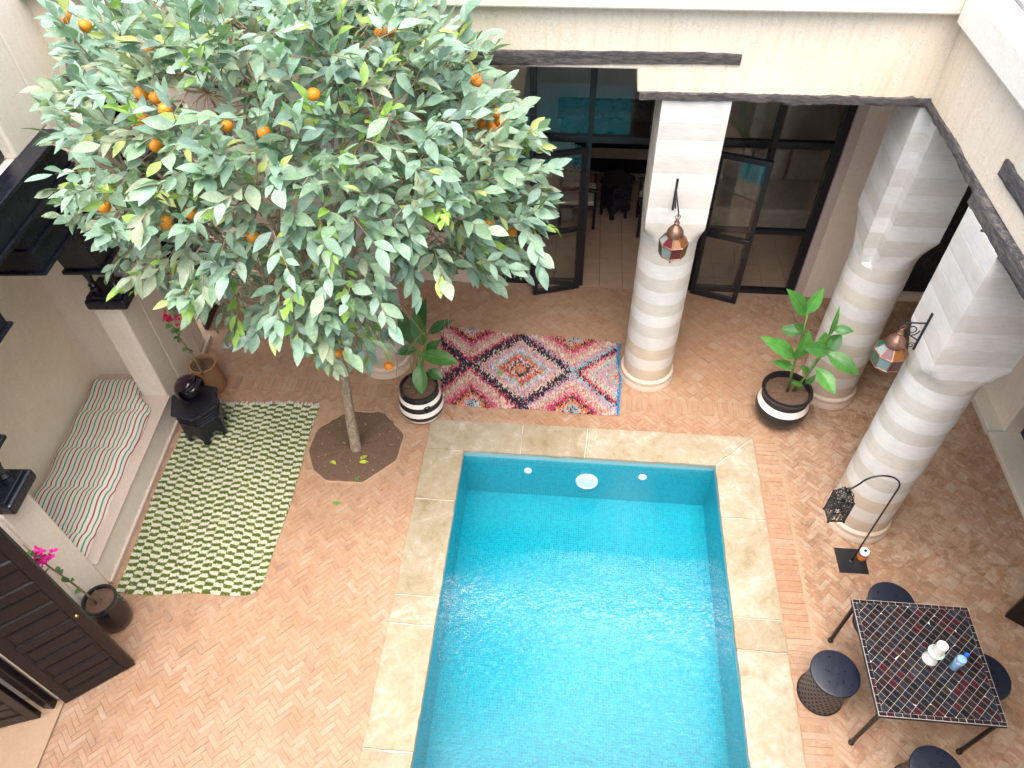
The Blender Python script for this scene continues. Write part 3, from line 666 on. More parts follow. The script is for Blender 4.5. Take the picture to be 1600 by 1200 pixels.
# ------------------------------------------------------------------ carved lintel over the alcove
cl = thing('carved_lintel', 'black carved wooden lintel with turned brackets over the alcove', 'lintel')
def LB(name, u0, u1, v0, v1, z0, z1, bev=.008, par=None, mat='black_wood'): return MB().box(u0, u1, v0, v1, z0, z1, T=LW).build(name, M[mat], par or cl, bevel=bev)
LB('top_board', -2.25, .20, -.13, .10, 3.12, 3.36); LB('cap_moulding', -2.29, .24, -.17, .02, 3.36, 3.395, .01)
for z, d in ((3.105, -.155), (3.075, -.14)): LB('moulding', -2.25, .20, d, .12, z-.012, z+.014, .006)
for far in (1, -1):
    def uu(x): return x if far == 1 else -2.05-x
    def B2(name, a, b, *k, **kw): a, b = uu(a), uu(b); return LB(name, min(a, b), max(a, b), *k, **kw)
    cb = B2('corbel_board', -.74, .26, -.10, .34, 2.91, 3.062); B2('moulding', -.76, .26, -.125, .34, 2.885, 2.91, .006, par=cb)
    cb = B2('corbel_board', -.73, .25, -.09, .33, 2.69, 2.885); B2('moulding', -.75, .25, -.115, .33, 2.665, 2.69, .006, par=cb)
    P = [LW(uu(u), v_, z) for (us, vs_, z) in (((-.06, .29), (-.07, .26), 2.17), ((-.14, .30), (-.09, .30), 2.665)) for (u, v_) in ((us[0], vs_[0]), (us[1], vs_[0]), (us[1], vs_[1]), (us[0], vs_[1]))]
    bb = MB().add(P, [(3, 2, 1, 0), (4, 5, 6, 7), (0, 1, 5, 4), (1, 2, 6, 5), (2, 3, 7, 6), (3, 0, 4, 7)]).build('bracket_block', M['black_wood'], cl, bevel=.006)
    B2('foot_moulding', -.09, .30, -.10, .29, 2.13, 2.17, .01, par=bb)
    sh_ = B2('shelf', -.06, .30, -.115, .275, 1.672, 1.78, .02); B2('shelf_cap', -.03, .28, -.08, .25, 1.78, 1.81, .006, par=sh_)
    for v_ in (-.02, .19):
        c = LW(uu(.08), v_, 1.81); MB().lathe([(.048, 0), (.048, .03), (.036, .05), (.046, .075), (.027, .10), (.031, .16), (.042, .21), (.028, .245), (.042, .265), (.046, .29), (.046, .325)], 16, tuple(c)).build('colonette', M['black_wood'], cl, smooth=40)

# ------------------------------------------------------------------ panelled doors near the camera
def panel_leaf(name, label, hinge, free, h, npan, parent=None, handle=None):
    h_, f_ = np.array(hinge), np.array(free); L = np.linalg.norm(f_-h_); ang = math.atan2(*(f_-h_)[::-1])
    t = thing(name, label, 'door', (h_[0], h_[1], 0), ang)
    MB().box(0, L, -.012, .012, .02, h-.01).build('core', M['brown_black'], t)
    for x0, x1 in ((0, .085), (L-.085, L)): MB().box(x0, x1, -.026, .026, .015, h).build('stile', M['brown_black'], t, bevel=.005)
    pitch = (h-.14)/npan
    for k in range(npan+1):
        z = .015+k*pitch; MB().box(.085, L-.085, -.026, .026, z, z+.10 if k else z+.13).build('rail', M['brown_black'], t, bevel=.005)
    for k in range(npan):
        z0, z1 = .015+k*pitch+(.10 if k else .13), .015+(k+1)*pitch; x0, x1 = .085, L-.085
        for s in (-1, 1):
            mb = MB(); y0, y1, y2 = s*.026, s*.012, s*.021; e, e2 = .014, .032
            R_ = [(x0, z0, x1, z1, s*.0255), (x0+e, z0+e, x1-e, z1-e, s*.0125), (x0+e2, z0+e2, x1-e2, z1-e2, s*.020)]
            vs = [q for (a_, b_, c_, d_, yy) in R_ for q in ((a_, yy, b_), (c_, yy, b_), (c_, yy, d_), (a_, yy, d_))]
            fs = [(r*4+i, r*4+(i+1) % 4, r*4+4+(i+1) % 4, r*4+4+i) for r in (0, 1) for i in range(4)]+[(8, 9, 10, 11)]
            if s > 0: fs = [f[::-1] for f in fs]
            mb.add(vs, fs).build('panel', M['brown_black'], t)
    if handle:
        MB().sphere((L-.045, handle*.032, 1.05), .016, 10, 6).build('lock_plate', M['brass'], t, smooth=True)
    return t
panel_leaf('panelled_door', 'open dark brown panelled door leaf beside the black flower pot', (-4.085, 1.875), (-3.635, 2.245), 2.55, 8, handle=-1)
panel_leaf('panelled_door', 'dark panelled door leaf standing in the doorway at lower left', tuple(LW(-3.25, .12, 0)[:2]), tuple(LW(-3.42, .75, 0)[:2]), 2.5, 8)
df = thing('door_frame', 'black door post in the doorway at the lower left corner', 'door frame')
MB().box(-3.2, -3.13, .03, .13, 0, 2.55, T=LW).build('post', M['brown_black'], df, bevel=.008); MB().box(-4.4, -4.33, .03, .13, 0, 2.55, T=LW).build('post', M['brown_black'], df, bevel=.008); MB().box(-4.33, -3.2, .03, .13, 2.47, 2.55, T=LW).build('head', M['brown_black'], df, bevel=.008)
th = thing('door_threshold', 'pink stone threshold strip of the left doorway', 'threshold')
MB().box(-4.4, -3.13, -.02, .36, -.01, .012, T=LW).build('slab', M['grout'], th, bevel=.004); MB().box(-4.4, -3.13, -.03, -.0, .0, .02, T=LW).build('edge_strip', M['grout'], th, bevel=.004)
panel_leaf('panelled_door', 'black door leaf corner at the right edge near the tiled table', (4.68, 2.86), (4.03, 3.31), 2.5, 8)

# ------------------------------------------------------------------ orange tree
tb = gz((557, 702)); t1 = gz((547, 650), .45); t2 = gz((535, 575), 1.12)
TREE = thing('orange_tree', 'orange tree with grey green leaves growing from the octagonal soil pit', 'tree', (tb[0], tb[1], 0))
TO = np.array((tb[0], tb[1], 0))
CEN = np.array((-2.25, 4.62, 3.12)); RAD = np.array((2.10, 1.34, 1.62))
POLY = [(690, -5), (715, 30), (785, 75), (772, 120), (830, 175), (862, 225), (858, 300), (868, 370), (840, 405), (760, 430), (735, 400), (690, 425), (635, 440), (605, 490), (602, 560), (520, 575), (455, 555), (470, 500), (430, 510), (365, 525), (330, 490), (265, 480), (235, 440), (180, 445), (170, 400), (150, 350), (95, 335), (90, 290), (110, 240), (62, 190), (65, 150), (95, 120), (60, 40), (58, -5), (90, -160), (640, -160)]
POLY = [(460+(x-460)*.93, 250+(y-250)*.94 if y > 0 else y) for x, y in POLY]
trunk = MB()
fork = np.array((t2[0]+.0, t2[1]+.02, 1.55))
trunk.tube([tb+(0, 0, -.03)-TO, tb+(.0, 0, .03)-TO, (t1+tb)/2*.5+(np.array(t1)*.5)-TO if False else t1-TO, (t1+t2)/2-TO, t2-TO, fork-TO], [.075, .06, .052, .05, .047, .045], 14)
trunk.build('trunk', M['bark'], TREE, smooth=True)
ORP = [(103, 28), (133, 40), (222, 146), (243, 152), (258, 170), (222, 188), (230, 75), (243, 228), (355, 197), (413, 208), (490, 148), (163, 323), (298, 333), (260, 348), (740, 122), (733, 197), (752, 193), (778, 178), (783, 189), (770, 200), (765, 350), (800, 362), (528, 552), (607, 572), (595, 52), (395, 370), (610, 48), (745, 128)]
def front(px, k=.9):
    d = ray(px); o_ = (CC-CEN)/(RAD*k); q = d/(RAD*k); A = q@q; B = 2*o_@q; C_ = o_@o_-1; D = B*B-4*A*C_
    if D < 0: s = -(o_@q)/A
    else: s = (-B-math.sqrt(D))/(2*A)
    return CC+d*s
oranges = [front(p, .80) for p in ORP]
for i, p in enumerate(oranges):
    if p[0] < WALL(p[1])+.1: oranges[i] = CC+(p-CC)*((WALL(p[1])+.12)/p[0])
    if oranges[i][1] > 5.68: oranges[i] = CC+(oranges[i]-CC)*(5.66/oranges[i][1])
oranges[22] = gz((528, 552), 1.5); oranges[23] = gz((607, 572), 1.5)
om = MB(); om.sphere((0, 0, 0), .043, 16, 10, None, .95); o0 = None
for p in oranges:
    if o0 is None: o0 = om.build('orange', M['orange'], TREE, smooth=True); o = o0
    else: o = copy_obj(o0, TREE)
    o.location = tuple(p-TO); q = rng.uniform(.85, 1.08); o.scale = (q, q, q)
OPX = proj(np.array(oranges))
# limbs
limbs = []; br = MB()
def curve_pts(a, b, sag, n=9):
    a, b = np.array(a), np.array(b); r = rng.normal(0, .05, 3); return [a+(b-a)*t+np.array((0, 0, sag))*math.sin(PI*t)+r*math.sin(PI*t*1.7) for t in np.linspace(0, 1, n)]
for k in range(10):
    a_ = 2*PI*k/10+rng.uniform(-.2, .2); rr_ = rng.uniform(.6, .8)
    e = CEN+RAD*np.array((math.cos(a_)*rr_, math.sin(a_)*rr_, rng.uniform(-.25, .5)))
    if e[0] < WALL(e[1])+.3: e[0] = WALL(e[1])+.35
    e[1] = min(e[1], 5.55)
    P = curve_pts(fork, e, .28); limbs.append(P); br.tube([p-TO for p in P], list(np.linspace(.028, .008, 9)), 7)
for k in range(5):
    e = CEN+RAD*np.array((rng.uniform(-.4, .4), rng.uniform(-.4, .4), rng.uniform(.55, .8))); P = curve_pts(fork, e, 0.); limbs.append(P); br.tube([p-TO for p in P], list(np.linspace(.024, .007, 9)), 7)
for P in list(limbs):
    for k in range(5):
        s = P[rng.integers(3, 9)]; dvec = (s-CEN)/RAD; dvec = dvec/np.linalg.norm(dvec)+rng.normal(0, .5, 3); e = s+dvec/np.linalg.norm(dvec)*rng.uniform(.4, .8)
        if (np.abs((e-CEN)/RAD)**2).sum() > .72 or e[0] < WALL(e[1])+.2 or e[1] > 5.6 or not in_poly(*proj(e)[0, :2], POLY): continue
        Q = curve_pts(s, e, .05, 6); limbs.append(Q); br.tube([p-TO for p in Q], list(np.linspace(.012, .005, 6)), 5)
limbs.append(curve_pts(gz((575, 80), 3.9), gz((578, -30), 4.35), 0, 6)); br.tube([p-TO for p in limbs[-1]], [.02]*6, 6)
br.build('branches', M['bark'], TREE, smooth=True)
LP = np.array([p for P in limbs for p in P])
# sprigs of leaves
sprigs = []; tries = 0
def accept(c, shell):
    q = np.abs((c-CEN)/RAD); d = (q**2.3).sum()**(1/2.3)
    if d > 1 or d < shell: return False
    if c[1] > 5.70 or c[0] < WALL(c[1])+.08 or c[2] < 1.55: return False
    px = proj(c)[0]
    return in_poly(px[0], px[1], POLY)
while len(sprigs) < 900 and tries < 60000:
    tries += 1; c = CEN+RAD*rng.uniform(-1, 1, 3)
    if accept(c, .72 if rng.random() < .8 else .4) and (rng.random() < .55 or (c-CEN)@(CC-CEN) > 0): sprigs.append(c)
# low hanging sprays over the trunk and the outer tips
for px, z in [((470, 520), 1.75), ((540, 505), 1.7), ((590, 510), 1.8), ((530, 500), 1.75), ((480, 520), 1.75), ((560, 470), 1.95), ((510, 460), 2.05), ((600, 460), 2.0), ((540, 430), 2.2), ((470, 450), 2.1), ((640, 430), 2.2), ((600, 400), 2.4), ((420, 400), 2.4), ((680, 400), 2.3), ((380, 460), 2.1), ((740, 390), 2.4), ((800, 340), 2.6), ((510, 520), 1.85), ((560, 500), 1.9), ((590, 515), 1.75), ((500, 490), 2.0), ((440, 490), 2.0), ((400, 500), 2.0), ((360, 500), 2.05), ((640, 420), 2.1), ((690, 410), 2.2), ((800, 395), 2.45), ((230, 440), 2.3), ((280, 470), 2.2), ((190, 400), 2.6), ((410, 440), 2.2), ((330, 460), 2.2), ((125, 180), 3.75), ((130, 300), 3.5), ((150, 320), 3.4), ((815, 210), 3.1), ((815, 290), 2.9), ((820, 345), 2.8), ((760, 60), 3.6)]:
    c = gz(px, z)
    if c[0] < WALL(c[1])+.1: c = CC+(c-CC)*((WALL(c[1])+.13)/c[0])
    sprigs.append(c)
leaves = []      # (pos, dir, up, length, tint)
tw = MB()
GR = [(.19, .32, .235), (.20, .33, .25), (.175, .29, .205), (.19, .305, .23), (.14, .25, .175), (.21, .32, .235), (.17, .285, .17), (.195, .30, .25), (.235, .31, .21), (.13, .215, .13), (.22, .27, .17), (.15, .24, .15)]
for c in sprigs:
    i = np.argmin(((LP-c)**2).sum(1)); b0 = LP[i]
    outw = (c-CEN)/RAD**1.5; outw /= np.linalg.norm(outw)+1e-6; outw = outw+rng.normal(0, .35, 3)+np.array((0, 0, -.15)); outw /= np.linalg.norm(outw)
    ln = rng.uniform(.20, .38); base = c-outw*ln*.5; tip = c+outw*ln*.5+np.array((0, 0, -.03))
    d0 = np.linalg.norm(base-b0)
    if d0 < .42: tw.tube([b0-TO, (b0+base)/2+rng.normal(0, .03, 3)-TO, base-TO], [.005, .004, .003], 4, False)
    tw.tube([base-TO, (base+tip)/2-TO, tip-TO], [.0035, .0025, .0015], 4, False)
    young = rng.random() < .07; g0 = np.array(GR[rng.integers(len(GR))])*rng.uniform(.85, 1.15); nl = rng.integers(6, 10); ph = rng.uniform(0, 6.28)
    side = np.cross(outw, (0, 0, 1.)); side /= np.linalg.norm(side)+1e-6; up = np.cross(side, outw)
    for k in range(nl):
        t_ = k/(nl-1); p = base+(tip-base)*t_; a_ = ph+k*2.4
        dr = (side*math.cos(a_)+up*math.sin(a_)*.55)*(1.15-.75*t_)+outw*(.45+.9*t_); dr[2] -= rng.uniform(-.12, .28); dr /= np.linalg.norm(dr)
        nv = np.array((0, 0, 1.))+rng.normal(0, .38, 3)+(CC-p)/np.linalg.norm(CC-p)*.35
        L = rng.uniform(.085, .185)*(.75 if young else 1)
        tint = g0*rng.uniform(.82, 1.18)
        if young: tint = np.array((.20, .36, .05))*rng.uniform(.8, 1.1)
        elif rng.random() < .05: tint = np.array((.30, .36, .10))
        elif rng.random() < .07: tint = np.array((.06, .125, .045))
        leaves.append((p+dr*.012, dr, nv, L, tuple(tint)))
tw.build('twigs', M['brown_stem'], TREE, kind='stuff')
# bare hanging twigs
bt = MB()
for px, z in [((480, 570), 1.6), ((560, 560), 1.55), ((620, 570), 1.6), ((700, 460), 2.1), ((640, 470), 2.), ((770, 420), 2.3), ((790, 415), 2.3), ((520, 480), 1.9), ((590, 450), 2.1), ((600, 500), 2.), ((540, 560), 1.6), ((660, 520), 1.9)]:
    s = gz(px, z); i = np.argmin(((LP-s)**2).sum(1)); 
    for q in range(3):
        e = s+rng.normal(0, .13, 3)-np.array((0, 0, .1)); mid = (s+e)/2+rng.normal(0, .02, 3); bt.tube([s-TO, mid-TO, e-TO], [.003, .0025, .0015], 4, False); e2 = mid+rng.normal(0, .08, 3); bt.tube([mid-TO, e2-TO], [.002, .001], 4, False)
    bt.tube([LP[i]-TO, (LP[i]+s)/2+(0, 0, .03)-TO, s-TO], [.006, .005, .003], 4, False)
bt.build('bare_twigs', M['brown_stem'], TREE, kind='stuff')
def leaf_geo(L, Wd, fold, droop, seg=5):
    prof = [0.03, .62, 1., .93, .60, .02]
    vs = []
    for i in range(seg+1):
        t_ = i/seg; wv = prof[i]*Wd/2; z = -droop*t_*t_*L
        vs += [(t_*L, -wv, z+fold*wv), (t_*L, 0, z), (t_*L, wv, z+fold*wv)]
    return vs, [(i*3+j, (i+1)*3+j, (i+1)*3+j+1, i*3+j+1) for i in range(seg) for j in (0, 1)]
def frame(dr, nv):
    x = np.array(dr); y = np.cross(nv, x); ny_ = np.linalg.norm(y); y = y/ny_ if ny_ > 1e-6 else np.array((0, 1., 0)); return np.stack([x, y, np.cross(x, y)], 1)
# nothing hangs right in front of the fruit
keep = []
LPX = proj(np.array([l[0]+l[1]*l[3]*.5 for l in leaves]))
for i, l in enumerate(leaves):
    d2 = ((OPX[:, :2]-LPX[i, :2])**2).sum(1); hide = (d2 < 12**2) & (LPX[i, 2] < OPX[:, 2]+.03)
    if not hide.any(): keep.append(i)
leaves = [leaves[i] for i in keep]; LPX = LPX[keep]
# the 300 leaves that show largest: nearest in a coarse depth grid, then by apparent size
cell = {}
for i in range(len(leaves)):
    if 0 < LPX[i, 0] < 1600 and 0 < LPX[i, 1] < 1200:
        k = (int(LPX[i, 0]/16), int(LPX[i, 1]/16))
        if k not in cell or LPX[i, 2] < LPX[cell[k], 2]: cell[k] = i
def app(i):
    p, dr, nv, L, t_ = leaves[i]; F = frame(dr, nv); vd = (CC-p); dd = np.linalg.norm(vd); return L*L*abs(F[:, 2]@vd)/dd**3
top = set(sorted(cell.values(), key=lambda i: -app(i))[:300])
variants = []
for k in range(12):
    vs, fs = leaf_geo(1., rng.uniform(.40, .50), rng.uniform(.15, .45), rng.uniform(.05, .3)); t_ = np.array(GR[k % len(GR)])*rng.uniform(.9, 1.15)
    if k == 11: t_ = np.array((.20, .36, .05))
    o = MB().add(vs, fs, tuple(t_)).build('leaf', M['leaf'], TREE, smooth=True); variants.append([o, False, t_])
fol = MB()
for i, (p, dr, nv, L, tint) in enumerate(leaves):
    F = frame(dr, nv)
    if i in top:
        k = int(np.argmin([((np.array(v_[2])-tint)**2).sum()+rng.uniform(0, .004) for v_ in variants])); v_ = variants[k]
        if v_[1]: o = copy_obj(v_[0], TREE)
        else: o = v_[0]; v_[1] = True
        mt = Matrix.Identity(4)
        for a_ in range(3):
            for b_ in range(3): mt[a_][b_] = F[a_, b_]*L
            mt[a_][3] = (p-TO)[a_]
        o.matrix_local = mt
    else:
        vs, fs = leaf_geo(L, L*rng.uniform(.38, .5), rng.uniform(.1, .7), rng.uniform(-.1, .6)); fol.add((np.array(vs)@F.T)+p-TO, fs, tint)
for v_ in variants:
    if not v_[1]: bpy.data.objects.remove(v_[0])
fol.build('foliage', M['leaf'], TREE, smooth=True, kind='stuff')
flab = ['yellow green fallen leaf on the soil right of the trunk', 'yellow fallen leaf on the soil in front of the trunk', 'green fallen leaf on the soil left of the trunk', 'yellow fallen leaf at the left of the soil pit', 'dark green fallen leaf at the front of the soil pit', 'small green leaf lying on the brick below the soil pit', 'green leaf lying on the colourful rug']
for (px, z, cl_), lb in zip([((574, 712), .02, (.42, .50, .04)), ((561, 722), .02, (.46, .52, .05)), ((534, 691), .02, (.32, .46, .05)), ((525, 726), .02, (.46, .5, .05)), ((558, 744), .01, (.08, .18, .06)), ((533, 786), .006, (.12, .28, .06)), ((779, 578), .05, (.20, .36, .05))], flab):
    p = gz(px, z); vs, fs = leaf_geo(.1, .045, .3, .1); o = MB().add(vs, fs, cl_).build('fallen_leaf', M['broadleaf'], None, smooth=True); o.location = tuple(p); o.rotation_euler = (rng.uniform(-.2, .2), 0, rng.uniform(0, 6.28)); tag(o, lb, 'leaf', 'leaves fallen on the ground')

# ------------------------------------------------------------------ rugs
def shag(name, label, corners, colf, nu, nv, hgt, lean, mat_base, tuft_w, fringe=None, wob=.01):
    C = np.array(corners)        # TL TR BR BL (far-left ...)
    def P(u, v_):
        e = wob*np.array((math.sin(v_*9+u*3), math.sin(u*11+v_*2)))
        return (C[0]*(1-u)*(1-v_)+C[1]*u*(1-v_)+C[2]*u*v_+C[3]*(1-u)*v_)+e
    t = thing(name, label, 'rug', (*P(.5, .5), 0)); O_ = P(.5, .5)
    b = MB(); g = 24; vs = []
    for i in range(g+1):
        for j in range(g+1): q = P(i/g, j/g)-O_; vs.append((*q, .006+.004*math.sin(i*1.1)*math.sin(j*.9)))
    if name == 'checked_rug':
        for i in range(g-2, g+1): vs[i*(g+1)+g] = vs[i*(g+1)+g-(i-g+3)//2]
    b.add(vs, [(i*(g+1)+j, i*(g+1)+j+1, (i+1)*(g+1)+j+1, (i+1)*(g+1)+j) for i in range(g) for j in range(g)])
    ed = [i*(g+1) for i in range(g+1)]; b.build('woven_base', mat_base, t)
    pm = MB()
    for i in range(nu):
        for j in range(nv):
            u, v_ = (i+rng.uniform(.1, .9))/nu, (j+rng.uniform(.1, .9))/nv
            if name == 'checked_rug' and u > .9 and v_ > .94 and ((u-.9)/.1)**2+((v_-.94)/.06)**2 > 1: continue
            c = colf(u, v_)
            q = P(u, v_)-O_; a_ = rng.uniform(0, 6.28); h = hgt*rng.uniform(.6, 1.2); ww = tuft_w*rng.uniform(.7, 1.2); ln = lean*rng.uniform(.3, 1); la = rng.uniform(0, 6.28)
            z0 = .006; tip = (q[0]+ln*math.cos(la), q[1]+ln*math.sin(la), z0+h)
            rg = [(q[0]+ww*math.cos(a_+k*PI/2), q[1]+ww*math.sin(a_+k*PI/2), z0) for k in range(4)]
            tp = [(tip[0]+ww*.6*math.cos(a_+k*PI/2), tip[1]+ww*.6*math.sin(a_+k*PI/2), tip[2]) for k in range(4)]
            pm.add(rg+tp, [(4, 5, 6, 7), (0, 1, 5, 4), (1, 2, 6, 5), (2, 3, 7, 6), (3, 0, 4, 7)], tuple(c))
    pm.build('pile', M['yarn'], t, kind='stuff')
    return t, P, O_
c1 = [gz((282, 634))[:2], gz((500, 634))[:2], gz((408, 930))[:2], gz((178, 930))[:2]]
c1[0] = np.array((-4.27, 5.2)); c1[3] = np.array((-4.11, 2.86))
rows = rng.normal(0, .12, 60)
def checker(u, v_):
    uu_ = u*15+.05*math.sin(v_*13)+.05*math.sin(v_*40+u*9)+rng.normal(0, .03); vv = v_*63+.14*math.sin(u*13)*v_+.08*math.sin(u*37+v_*20)*v_+.10*math.sin(int(u*15)*7.1+v_*9)+rng.normal(0, .05)
    g_ = (int(math.floor(uu_))+int(math.floor(vv))) % 2
    k = rng.uniform(.85, 1.12)
    return np.array((.085, .135, .008))*k if g_ else np.array((.68, .67, .56))*k
rug1, P1, O1 = shag('checked_rug', 'green and white checked wool rug along the alcove bench', c1, checker, 120, 340, .014, .0025, plain('rug_back', (.4, .42, .2), .95, .2, 60, .5), .0066, wob=.012)
frg = MB()
for i in range(90):
    u = (i+rng.uniform(0, 1))/90; q = P1(u, 0)-O1; e = q+np.array((rng.normal(0, .012), rng.uniform(.02, .06))); mid = (q+e)/2+rng.normal(0, .006, 2)
    frg.tube([(*q, .012), (*mid, .018), (*e, .006)], [.006, .007, .004], 5, True, (.62, .60, .60))
frg.build('fringe', M['yarn'], rug1, kind='stuff')
c2 = [gz((688, 512))[:2], gz((969, 538))[:2], gz((969, 650))[:2], gz((690, 632))[:2]]
PAL = dict(pink=(.62, .34, .32), cream=(.64, .55, .46), rose=(.52, .12, .20), orange=(.60, .19, .06), white=(.62, .58, .54), cyan=(.24, .48, .50), tan=(.48, .31, .22), lilac=(.48, .33, .45), red=(.46, .03, .07), navy=(.018, .016, .04), black=(.02, .018, .02))
def boucher(u, v_):
    p = (u-.455)/.285+rng.normal(0, .03); q = (v_-.49)/.49+rng.normal(0, .03)
    i, j = math.floor((p+1)/2), math.floor((q+1)/2)
    p_, q_ = p-2*i, q-2*j; s = abs(p_)+abs(q_); inner = s <= 1
    t_ = s if inner else 2-s
    t_ = max(0, min(.999, t_+rng.normal(0, .025)))
    if inner and i == 0: seq = ['tan', 'orange', 'navy', 'cream', 'red', 'orange', 'cyan', 'white', 'lilac', 'pink', 'cream', 'black', 'navy']
    elif inner: seq = ['pink', 'red', 'orange', 'pink', 'cyan', 'tan', 'lilac', 'pink', 'cyan', 'cream', 'pink', 'red', 'navy'] if i > 0 else ['tan', 'pink', 'red', 'pink', 'cream', 'tan', 'rose', 'pink', 'cream', 'pink', 'red', 'navy', 'navy']
    else: seq = ['navy', 'cyan', 'pink', 'orange', 'black', 'red', 'rose', 'pink', 'tan', 'cream', 'pink', 'lilac' if p > 0 else 'red', 'navy' if p < .9 else 'cyan']
    c = np.array(PAL[seq[int(t_*13)]])
    if rng.random() < .12: c = np.array(PAL[list(PAL)[rng.integers(9)]])
    if u > .985: c = np.array((.02, .25, .5))
    return c*rng.uniform(.8, 1.15)
shag('colourful_rag_rug', 'shaggy pink, orange and blue diamond rag rug by the column', c2, boucher, 150, 84, .026, .016, plain('rag_back', (.35, .2, .2), .95, .3, 60, .5), .0095, wob=.012)

# ------------------------------------------------------------------ striped mattress in the alcove
mt_, nt = newmat('striped_ticking'); uvn = N(nt, 'UVMap').outputs[0]; sp = N(nt, 'SeparateXYZ', {0: uvn}); wv = noise(nt, pos(nt), 9, 3)
xx = N(nt, 'Math', {0: sp.outputs[0], 1: N(nt, 'Math', {0: wv, 1: .006}, operation='MULTIPLY').outputs[0]}, operation='ADD').outputs[0]
fr_ = N(nt, 'Math', {0: N(nt, 'Math', {0: xx, 1: 8.6}, operation='MULTIPLY').outputs[0]}, operation='FRACT').outputs[0]
c = ramp(nt, fr_, [(0., (.70, .65, .57)), (.17, (.70, .65, .57)), (.2, (.30, .05, .05)), (.32, (.30, .05, .05)), (.35, (.70, .65, .57)), (.66, (.70, .65, .57)), (.69, (.03, .27, .17)), (.81, (.03, .27, .17)), (.84, (.70, .65, .57))], 'LINEAR')
wn_ = N(nt, 'TexNoise', {'Vector': pos(nt), 'Scale': 300.}).outputs[0]
out(nt, pbsdf(nt, c, .9, wn_, .2, .002)); 
mt = MB(); nu_, nv_ = 30, 72; vs = []; uvs = []
u0, u1, v0_, v1_ = -2.25, .22, .10, .86
for i in range(nu_+1):
    for j in range(nv_+1):
        a_, b_ = i/nu_, j/nv_; ex = min(a_, 1-a_); ey = min(b_, 1-b_)
        rnd = min(1, (1-(1-min(1, ex/.16))**2.4))**.5*min(1, (1-(1-min(1, ey/.05))**2.4))**.5
        cr = (b_*5) % 1.; dent = math.exp(-((min(cr, 1-cr))/.07)**2)*(1 if .12 < b_ < .95 else .2)*min(1, ex/.2)
        z = .378+.10*rnd-.022*dent+.006*math.sin(a_*19+b_*7)
        sh = .03*math.sin(cr*PI)*(1 if cr < 1 else 0)*.6
        ul = u1+(u0-u1)*b_; vf = v0_+.21*max(0, min(1, (ul+.22)/.2))
        vv = vf+(v1_-vf)*(1-a_)+.012*math.sin(b_*PI*10)*(1-a_)
        if b_ < .03: vv -= 0
        vs.append(LW(u1+(u0-u1)*b_, vv-.02*math.sin(cr*PI), z)); uvs.append([0, b_, sh])
for j in range(nv_+1):
    acc = 0.
    for i in range(nu_+1):
        if i: acc += float(np.linalg.norm(vs[i*(nv_+1)+j]-vs[(i-1)*(nv_+1)+j]))
        uvs[i*(nv_+1)+j][0] = acc/.80
uvs = [(q[0]+q[2], q[1]) for q in uvs]
mt.add(vs, [(i*(nv_+1)+j, i*(nv_+1)+j+1, (i+1)*(nv_+1)+j+1, (i+1)*(nv_+1)+j) for i in range(nu_) for j in range(nv_)], None, uvs)
tag(mt.build('mattress', mt_, None, smooth=True), 'red and green striped mattress cushion on the alcove bench', 'cushion')

# ------------------------------------------------------------------ side table with helmet
hex_table('side_table', 'black carved hexagonal side table on the checked rug', -3.94, 4.84, .50, .275, PI/6+.35)
hp = np.array((-3.90, 4.87, .504))
he = thing('helmet', 'dark purple open face scooter helmet on the hexagonal table', 'helmet', tuple(hp+np.array((0, 0, .055))), 0)
he.rotation_euler = (math.radians(8), math.radians(-24), math.radians(-28))
mb = MB(); n1, n2 = 28, 18; vs = []; idx = {}
for i in range(n2+1):
    th_ = math.radians(3)+i/n2*math.radians(122)
    for k in range(n1):
        a_ = 2*PI*k/n1; vs.append((.145*math.sin(th_)*math.cos(a_)*1.12, .145*math.sin(th_)*math.sin(a_), .10+.145*math.cos(th_)))
fs = []
for i in range(n2):
    for k in range(n1):
        th_ = math.radians(3)+(i+.5)/n2*math.radians(122); a_ = (2*PI*(k+.5)/n1+PI) % (2*PI)-PI
        if th_ > math.radians(60) and abs(a_) < math.radians(72): continue
        fs.append((i*n1+k, i*n1+(k+1) % n1, (i+1)*n1+(k+1) % n1, (i+1)*n1+k))
fs.append(tuple(range(n1-1, -1, -1)))
mb.add(vs, fs); sh = mb.build('shell', plain('purple_lacquer', (.018, .009, .016), .12, .2, 20, .02), he, smooth=True)
s_ = sh.modifiers.new('s', 'SOLIDIFY'); s_.thickness = .012; s_.offset = -1
MB().sphere((-.035, 0, .09), .098, 20, 12).build('lining', M['black_metal'], he, smooth=True)
tr_ = []
for a_ in np.linspace(-62, 62, 15): t2_ = math.radians(64); tr_.append((.147*math.sin(t2_)*math.cos(math.radians(a_))*1.12, .147*math.sin(t2_)*math.sin(math.radians(a_)), .10+.147*math.cos(t2_)))
MB().tube(tr_, .007, 6).build('edge_trim', M['black_metal'], he, smooth=True)
pk = MB(); q = []
for a_ in np.linspace(-50, 50, 11): ca, sa = math.cos(math.radians(a_)), math.sin(math.radians(a_)); q += [(.135*ca*1.12, .135*sa, .165), (.135*ca*1.12+.05*math.cos(math.radians(a_*.8)), .145*sa, .140)]
pk.add(q, [(2*i, 2*i+1, 2*i+3, 2*i+2) for i in range(10)]); o = pk.build('peak', M['glazed_black'], he, smooth=True); s_ = o.modifiers.new('s', 'SOLIDIFY'); s_.thickness = .006
lt = MB()
